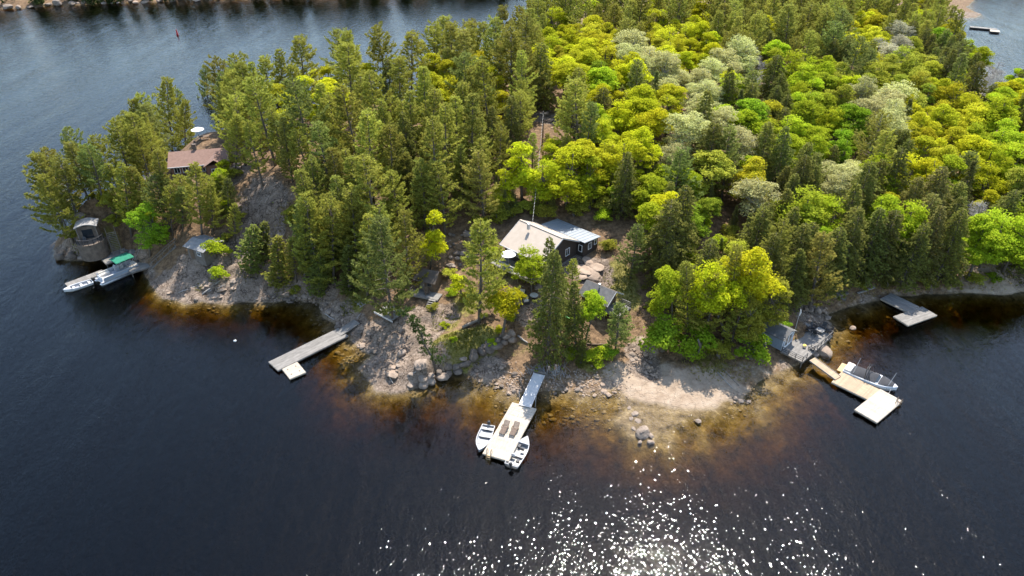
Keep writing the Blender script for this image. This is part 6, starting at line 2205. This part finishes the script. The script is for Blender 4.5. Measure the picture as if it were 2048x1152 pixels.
# ------------------------------------------------------------------ far shores across the water
def far_shore(name, pts, label, seed):
    """low wooded bank: ground sheet plus a mass of woods"""
    r = np.random.default_rng(seed)
    n, rows = 60, [(0, -1.5), (4, .2), (10, 1.6), (25, 5), (60, 14), (120, 20)]
    P = [Vector((p[0], p[1], 0)) for p in pts]
    cum = [0]
    for a, b_ in zip(P[:-1], P[1:]):
        cum.append(cum[-1] + (b_ - a).length)
    def at_(s):
        for i in range(len(P) - 1):
            if s <= cum[i + 1] or i == len(P) - 2:
                d = P[i + 1] - P[i]
                f = (s - cum[i]) / (cum[i + 1] - cum[i])
                d.normalize()
                return P[i].lerp(P[i + 1], f), Vector((-d.y, d.x, 0))
    vs, fs = [], []
    for i in range(n + 1):
        q, nn = at_(cum[-1] * i / n)
        for off, z in rows:
            e = q + nn * (off + r.normal(0, .8))
            vs.append((e.x, e.y, z + r.normal(0, .3)))
    k_ = len(rows)
    for i in range(n):
        for j in range(k_ - 1):
            fs.append((i * k_ + j, (i + 1) * k_ + j, (i + 1) * k_ + j + 1, i * k_ + j + 1))
    o = MB().add(vs, fs).build(name, bpy.data.materials['island_ground'])
    tag(o, label + ' bank of rock and sand', None, kind='structure')
    cs, ds = [], []
    for t in range(int(cum[-1] * .8)):
        q, nn = at_(r.uniform(0, cum[-1]))
        off = 3 + 48 * r.random() ** 1.7
        b_ = q + nn * off
        zb = float(np.interp(off, [x[0] for x in rows], [x[1] for x in rows]))
        H_ = r.uniform(8, 15) * min(1, .25 + off / 14)
        rad_ = r.uniform(1.8, 3.2)
        m_ = 110
        u = r.uniform(.05, 1, m_)
        an = r.uniform(0, 6.28, m_)
        rr = rad_ * (1 - u) ** .6 * r.uniform(.4, 1, m_)
        cs.append(np.stack([b_.x + rr * np.cos(an), b_.y + rr * np.sin(an), zb + u * H_], 1))
        ds.append(np.stack([np.cos(an), np.sin(an), np.full(m_, .4)], 1))
    V, Fc = blades(np.concatenate(cs), np.concatenate(ds), 5, 1.1, .22, .6, r)
    me_ = np_mesh('far_woods', V, Fc)
    me_.materials.append(MAT['needles'])
    o = bpy.data.objects.new('far_woods', me_)
    o.color = (.09, .11, .035, 1)
    col.objects.link(o)
    tag(o, label + ' woods seen only as one mass', 'woods', kind='stuff')
fs0 = [g(px, py) for px, py in ((-260, 42), (0, 21), (120, 14), (260, 8), (420, 3), (640, -2))]
far_shore('far_shore', [(p.x, p.y) for p in fs0] + [(0, 345), (40, 420)], 'far shore across the upper left water,', 3)
far_shore('far_shore', [(230, 372), (290, 362), (380, 350)], 'far shore beyond the upper right bay,', 4)
for k in range(26):
    f = k / 25
    px = 5 + 420 * f + rnd.gauss(0, 6)
    q = g(px, float(np.interp(px, [0, 120, 260, 420], [20, 13, 7, 2])) + rnd.uniform(-5, 1))
    boulder((q.x, q.y, .2), rnd.uniform(.7, 2.0), 'pale rock along the far shore at the upper left', 'rocks of the far shore', rnd.choice(('pink_stone', 'stone')), rnd.random() < .4)

# ------------------------------------------------------------------ undergrowth
def grass_stuff(name, label, patches, hue, n, hgt, wid):
    r = np.random.default_rng(9)
    cs = []
    for px, py, z0, rad_, w in patches:
        c = on(px, py, z0)
        for _ in range(int(n * w * rad_ * rad_)):
            a, q = r.uniform(0, 6.28), rad_ * r.random() ** .6
            x, y = c.x + q * math.cos(a), c.y + q * math.sin(a)
            z = hz(x, y)
            if z > .25:
                cs.append((x, y, z))
    cs = np.array(cs)
    V, Fc = blades(cs, np.tile(np.array([[0, 0, .8]]), (len(cs), 1)), 4, hgt, wid, .5, r)
    me_ = np_mesh(name, V, Fc)
    me_.materials.append(MAT['leaves'])
    o = bpy.data.objects.new(name, me_)
    o.color = (*HUE[hue], 1)
    col.objects.link(o)
    tag(o, label, 'grass', kind='stuff')
HUE['straw'] = (.30, .24, .08)
HUE['turf'] = (.20, .19, .035)
grass_stuff('grass', 'yellowish rough grass on the terrace, the lawn and the bank', [(900, 700, 2.4, 2.6, 1), (930, 685, 2.6, 2.6, 1), (960, 672, 2.8, 2.2, 1), (890, 640, 2.9, 2, .5), (700, 612, 1.6, 1.6, 1), (725, 600, 1.7, 1.4, 1), (1240, 560, 4.8, 2.4, .7), (1250, 590, 4.1, 2.2, .7), (570, 575, 1.8, 1.6, 1), (400, 575, 1.3, .8, 1), (155, 480, 4, 1.6, 1), (200, 456, 5, 1.6, .8), (1180, 720, 1.4, 1.6, .8), (940, 600, 3.8, 2.4, .5), (2020, 545, 1.6, 2.4, .8), (1420, 725, 1, 2.2, .6), (985, 560, 5, 2.4, .5), (430, 555, 2, 1, .8)], 'turf', 46, .34, .03)
grass_stuff('dry_brush', 'dry straw-coloured brush and weeds at the edge of the woods', [(1560, 655, 1.4, 2.4, .8), (1750, 565, 1.6, 4, .6), (1850, 562, 1.4, 4.5, .6), (1950, 560, 1.4, 4.5, .6), (1680, 580, 1.6, 2.5, .7), (1410, 730, .9, 3, .6), (1470, 735, .9, 2.5, .6), (1110, 735, .8, 2, .8), (1200, 735, 1, 2, .6), (600, 575, 2, 2, .7), (500, 545, 2.8, 2, .7), (640, 580, 1.8, 2, .6), (470, 420, 8, 2.5, .7), (570, 440, 7, 2.5, .7), (1270, 640, 2.8, 2, .4), (450, 400, 8, 2.5, .6)], 'straw', 26, .42, .028)
k = 0
for px, py, hu, s, lb in ((1720, 578, 'olive', 1.6, 'olive shrub at the wood edge behind the old docks'), (1770, 574, 'hemlock', 1.5, 'dark shrub at the wood edge left of the sandy gap'), (1850, 570, 'olive', 1.7, 'olive shrub at the wood edge right of the sandy gap'), (1900, 568, 'hemlock', 1.6, 'dark shrub in the middle of the right wood edge'), (1945, 566, 'olive', 1.8, 'olive shrub near the right end of the wood edge'), (1985, 563, 'green', 1.6, 'green shrub at the right end of the wood edge'),
                          (1560, 660, 'green', 1.7, 'green shrub behind the boathouse roof'), (1512, 712, 'green', 1.5, 'green shrub a little left of the boathouse'), (590, 580, 'olive', 1.3, 'olive shrub on the shore of the little bay'), (545, 560, 'cedar', 1.5, 'low dark shrub right of the bare rock shelf'), (890, 655, 'lime', 1.0, 'small lime shrub left of the thick squared log'), (932, 600, 'olive', 1.4, 'olive shrub left of the lone pine trunk'), (1000, 665, 'yellow', 1.2, 'yellow shrub under the yellow sapling'), (985, 690, 'lime', 1.0, 'lime shrub on top of the boulder wall'), (910, 712, 'lime', .7, 'tiny green shrub at the lip of the boulder wall'),
                          (150, 475, 'olive', 1.3, 'olive shrub on the tip of the left point'), (205, 445, 'olive', 1.4, 'olive shrub behind the stone lookout'), (455, 480, 'olive', 1.5, 'olive shrub right of the grey-roofed shed'), (480, 440, 'olive', 1.4, 'olive shrub left of the steep rock slope'), (700, 565, 'cedar', 1.5, 'dark shrub above the lattice panel'), (1205, 440, 'lime', 2.0, 'lime shrub behind the right end of the dark house'), (1000, 445, 'olive', 2.0, 'olive shrub behind the left end of the dark house'), (960, 450, 'lime', 1.8, 'lime shrub on the bank left of the dark house'), (1300, 620, 'olive', 1.3, 'olive shrub beside the sandy path'), (1020, 640, 'lime', 1.0, 'lime shrub among the garden rocks'), (900, 555, 'olive', 1.7, 'olive shrub uphill of the cabin porch'), (905, 590, 'lime', 1.2, 'lime shrub right of the cabin porch steps'), (975, 540, 'olive', 1.6, 'olive shrub at the left end of the house deck'), (985, 515, 'lime', 1.8, 'lime shrub beside the left wall of the dark house'), (1215, 500, 'olive', 1.7, 'olive shrub right of the metal-roofed wing'), (1085, 640, 'green', 1.5, 'green shrub between the kayaks and the armchairs'), (1140, 715, 'lime', 1.4, 'lime shrub at the foot of the ragged conifer'), (865, 620, 'olive', 1.2, 'olive shrub below the cabin porch')):
    p = on(px, py, 2)
    tree('bush', (p.x, p.y, p.z - .1), s, lb, hue=hu, width=1.25)
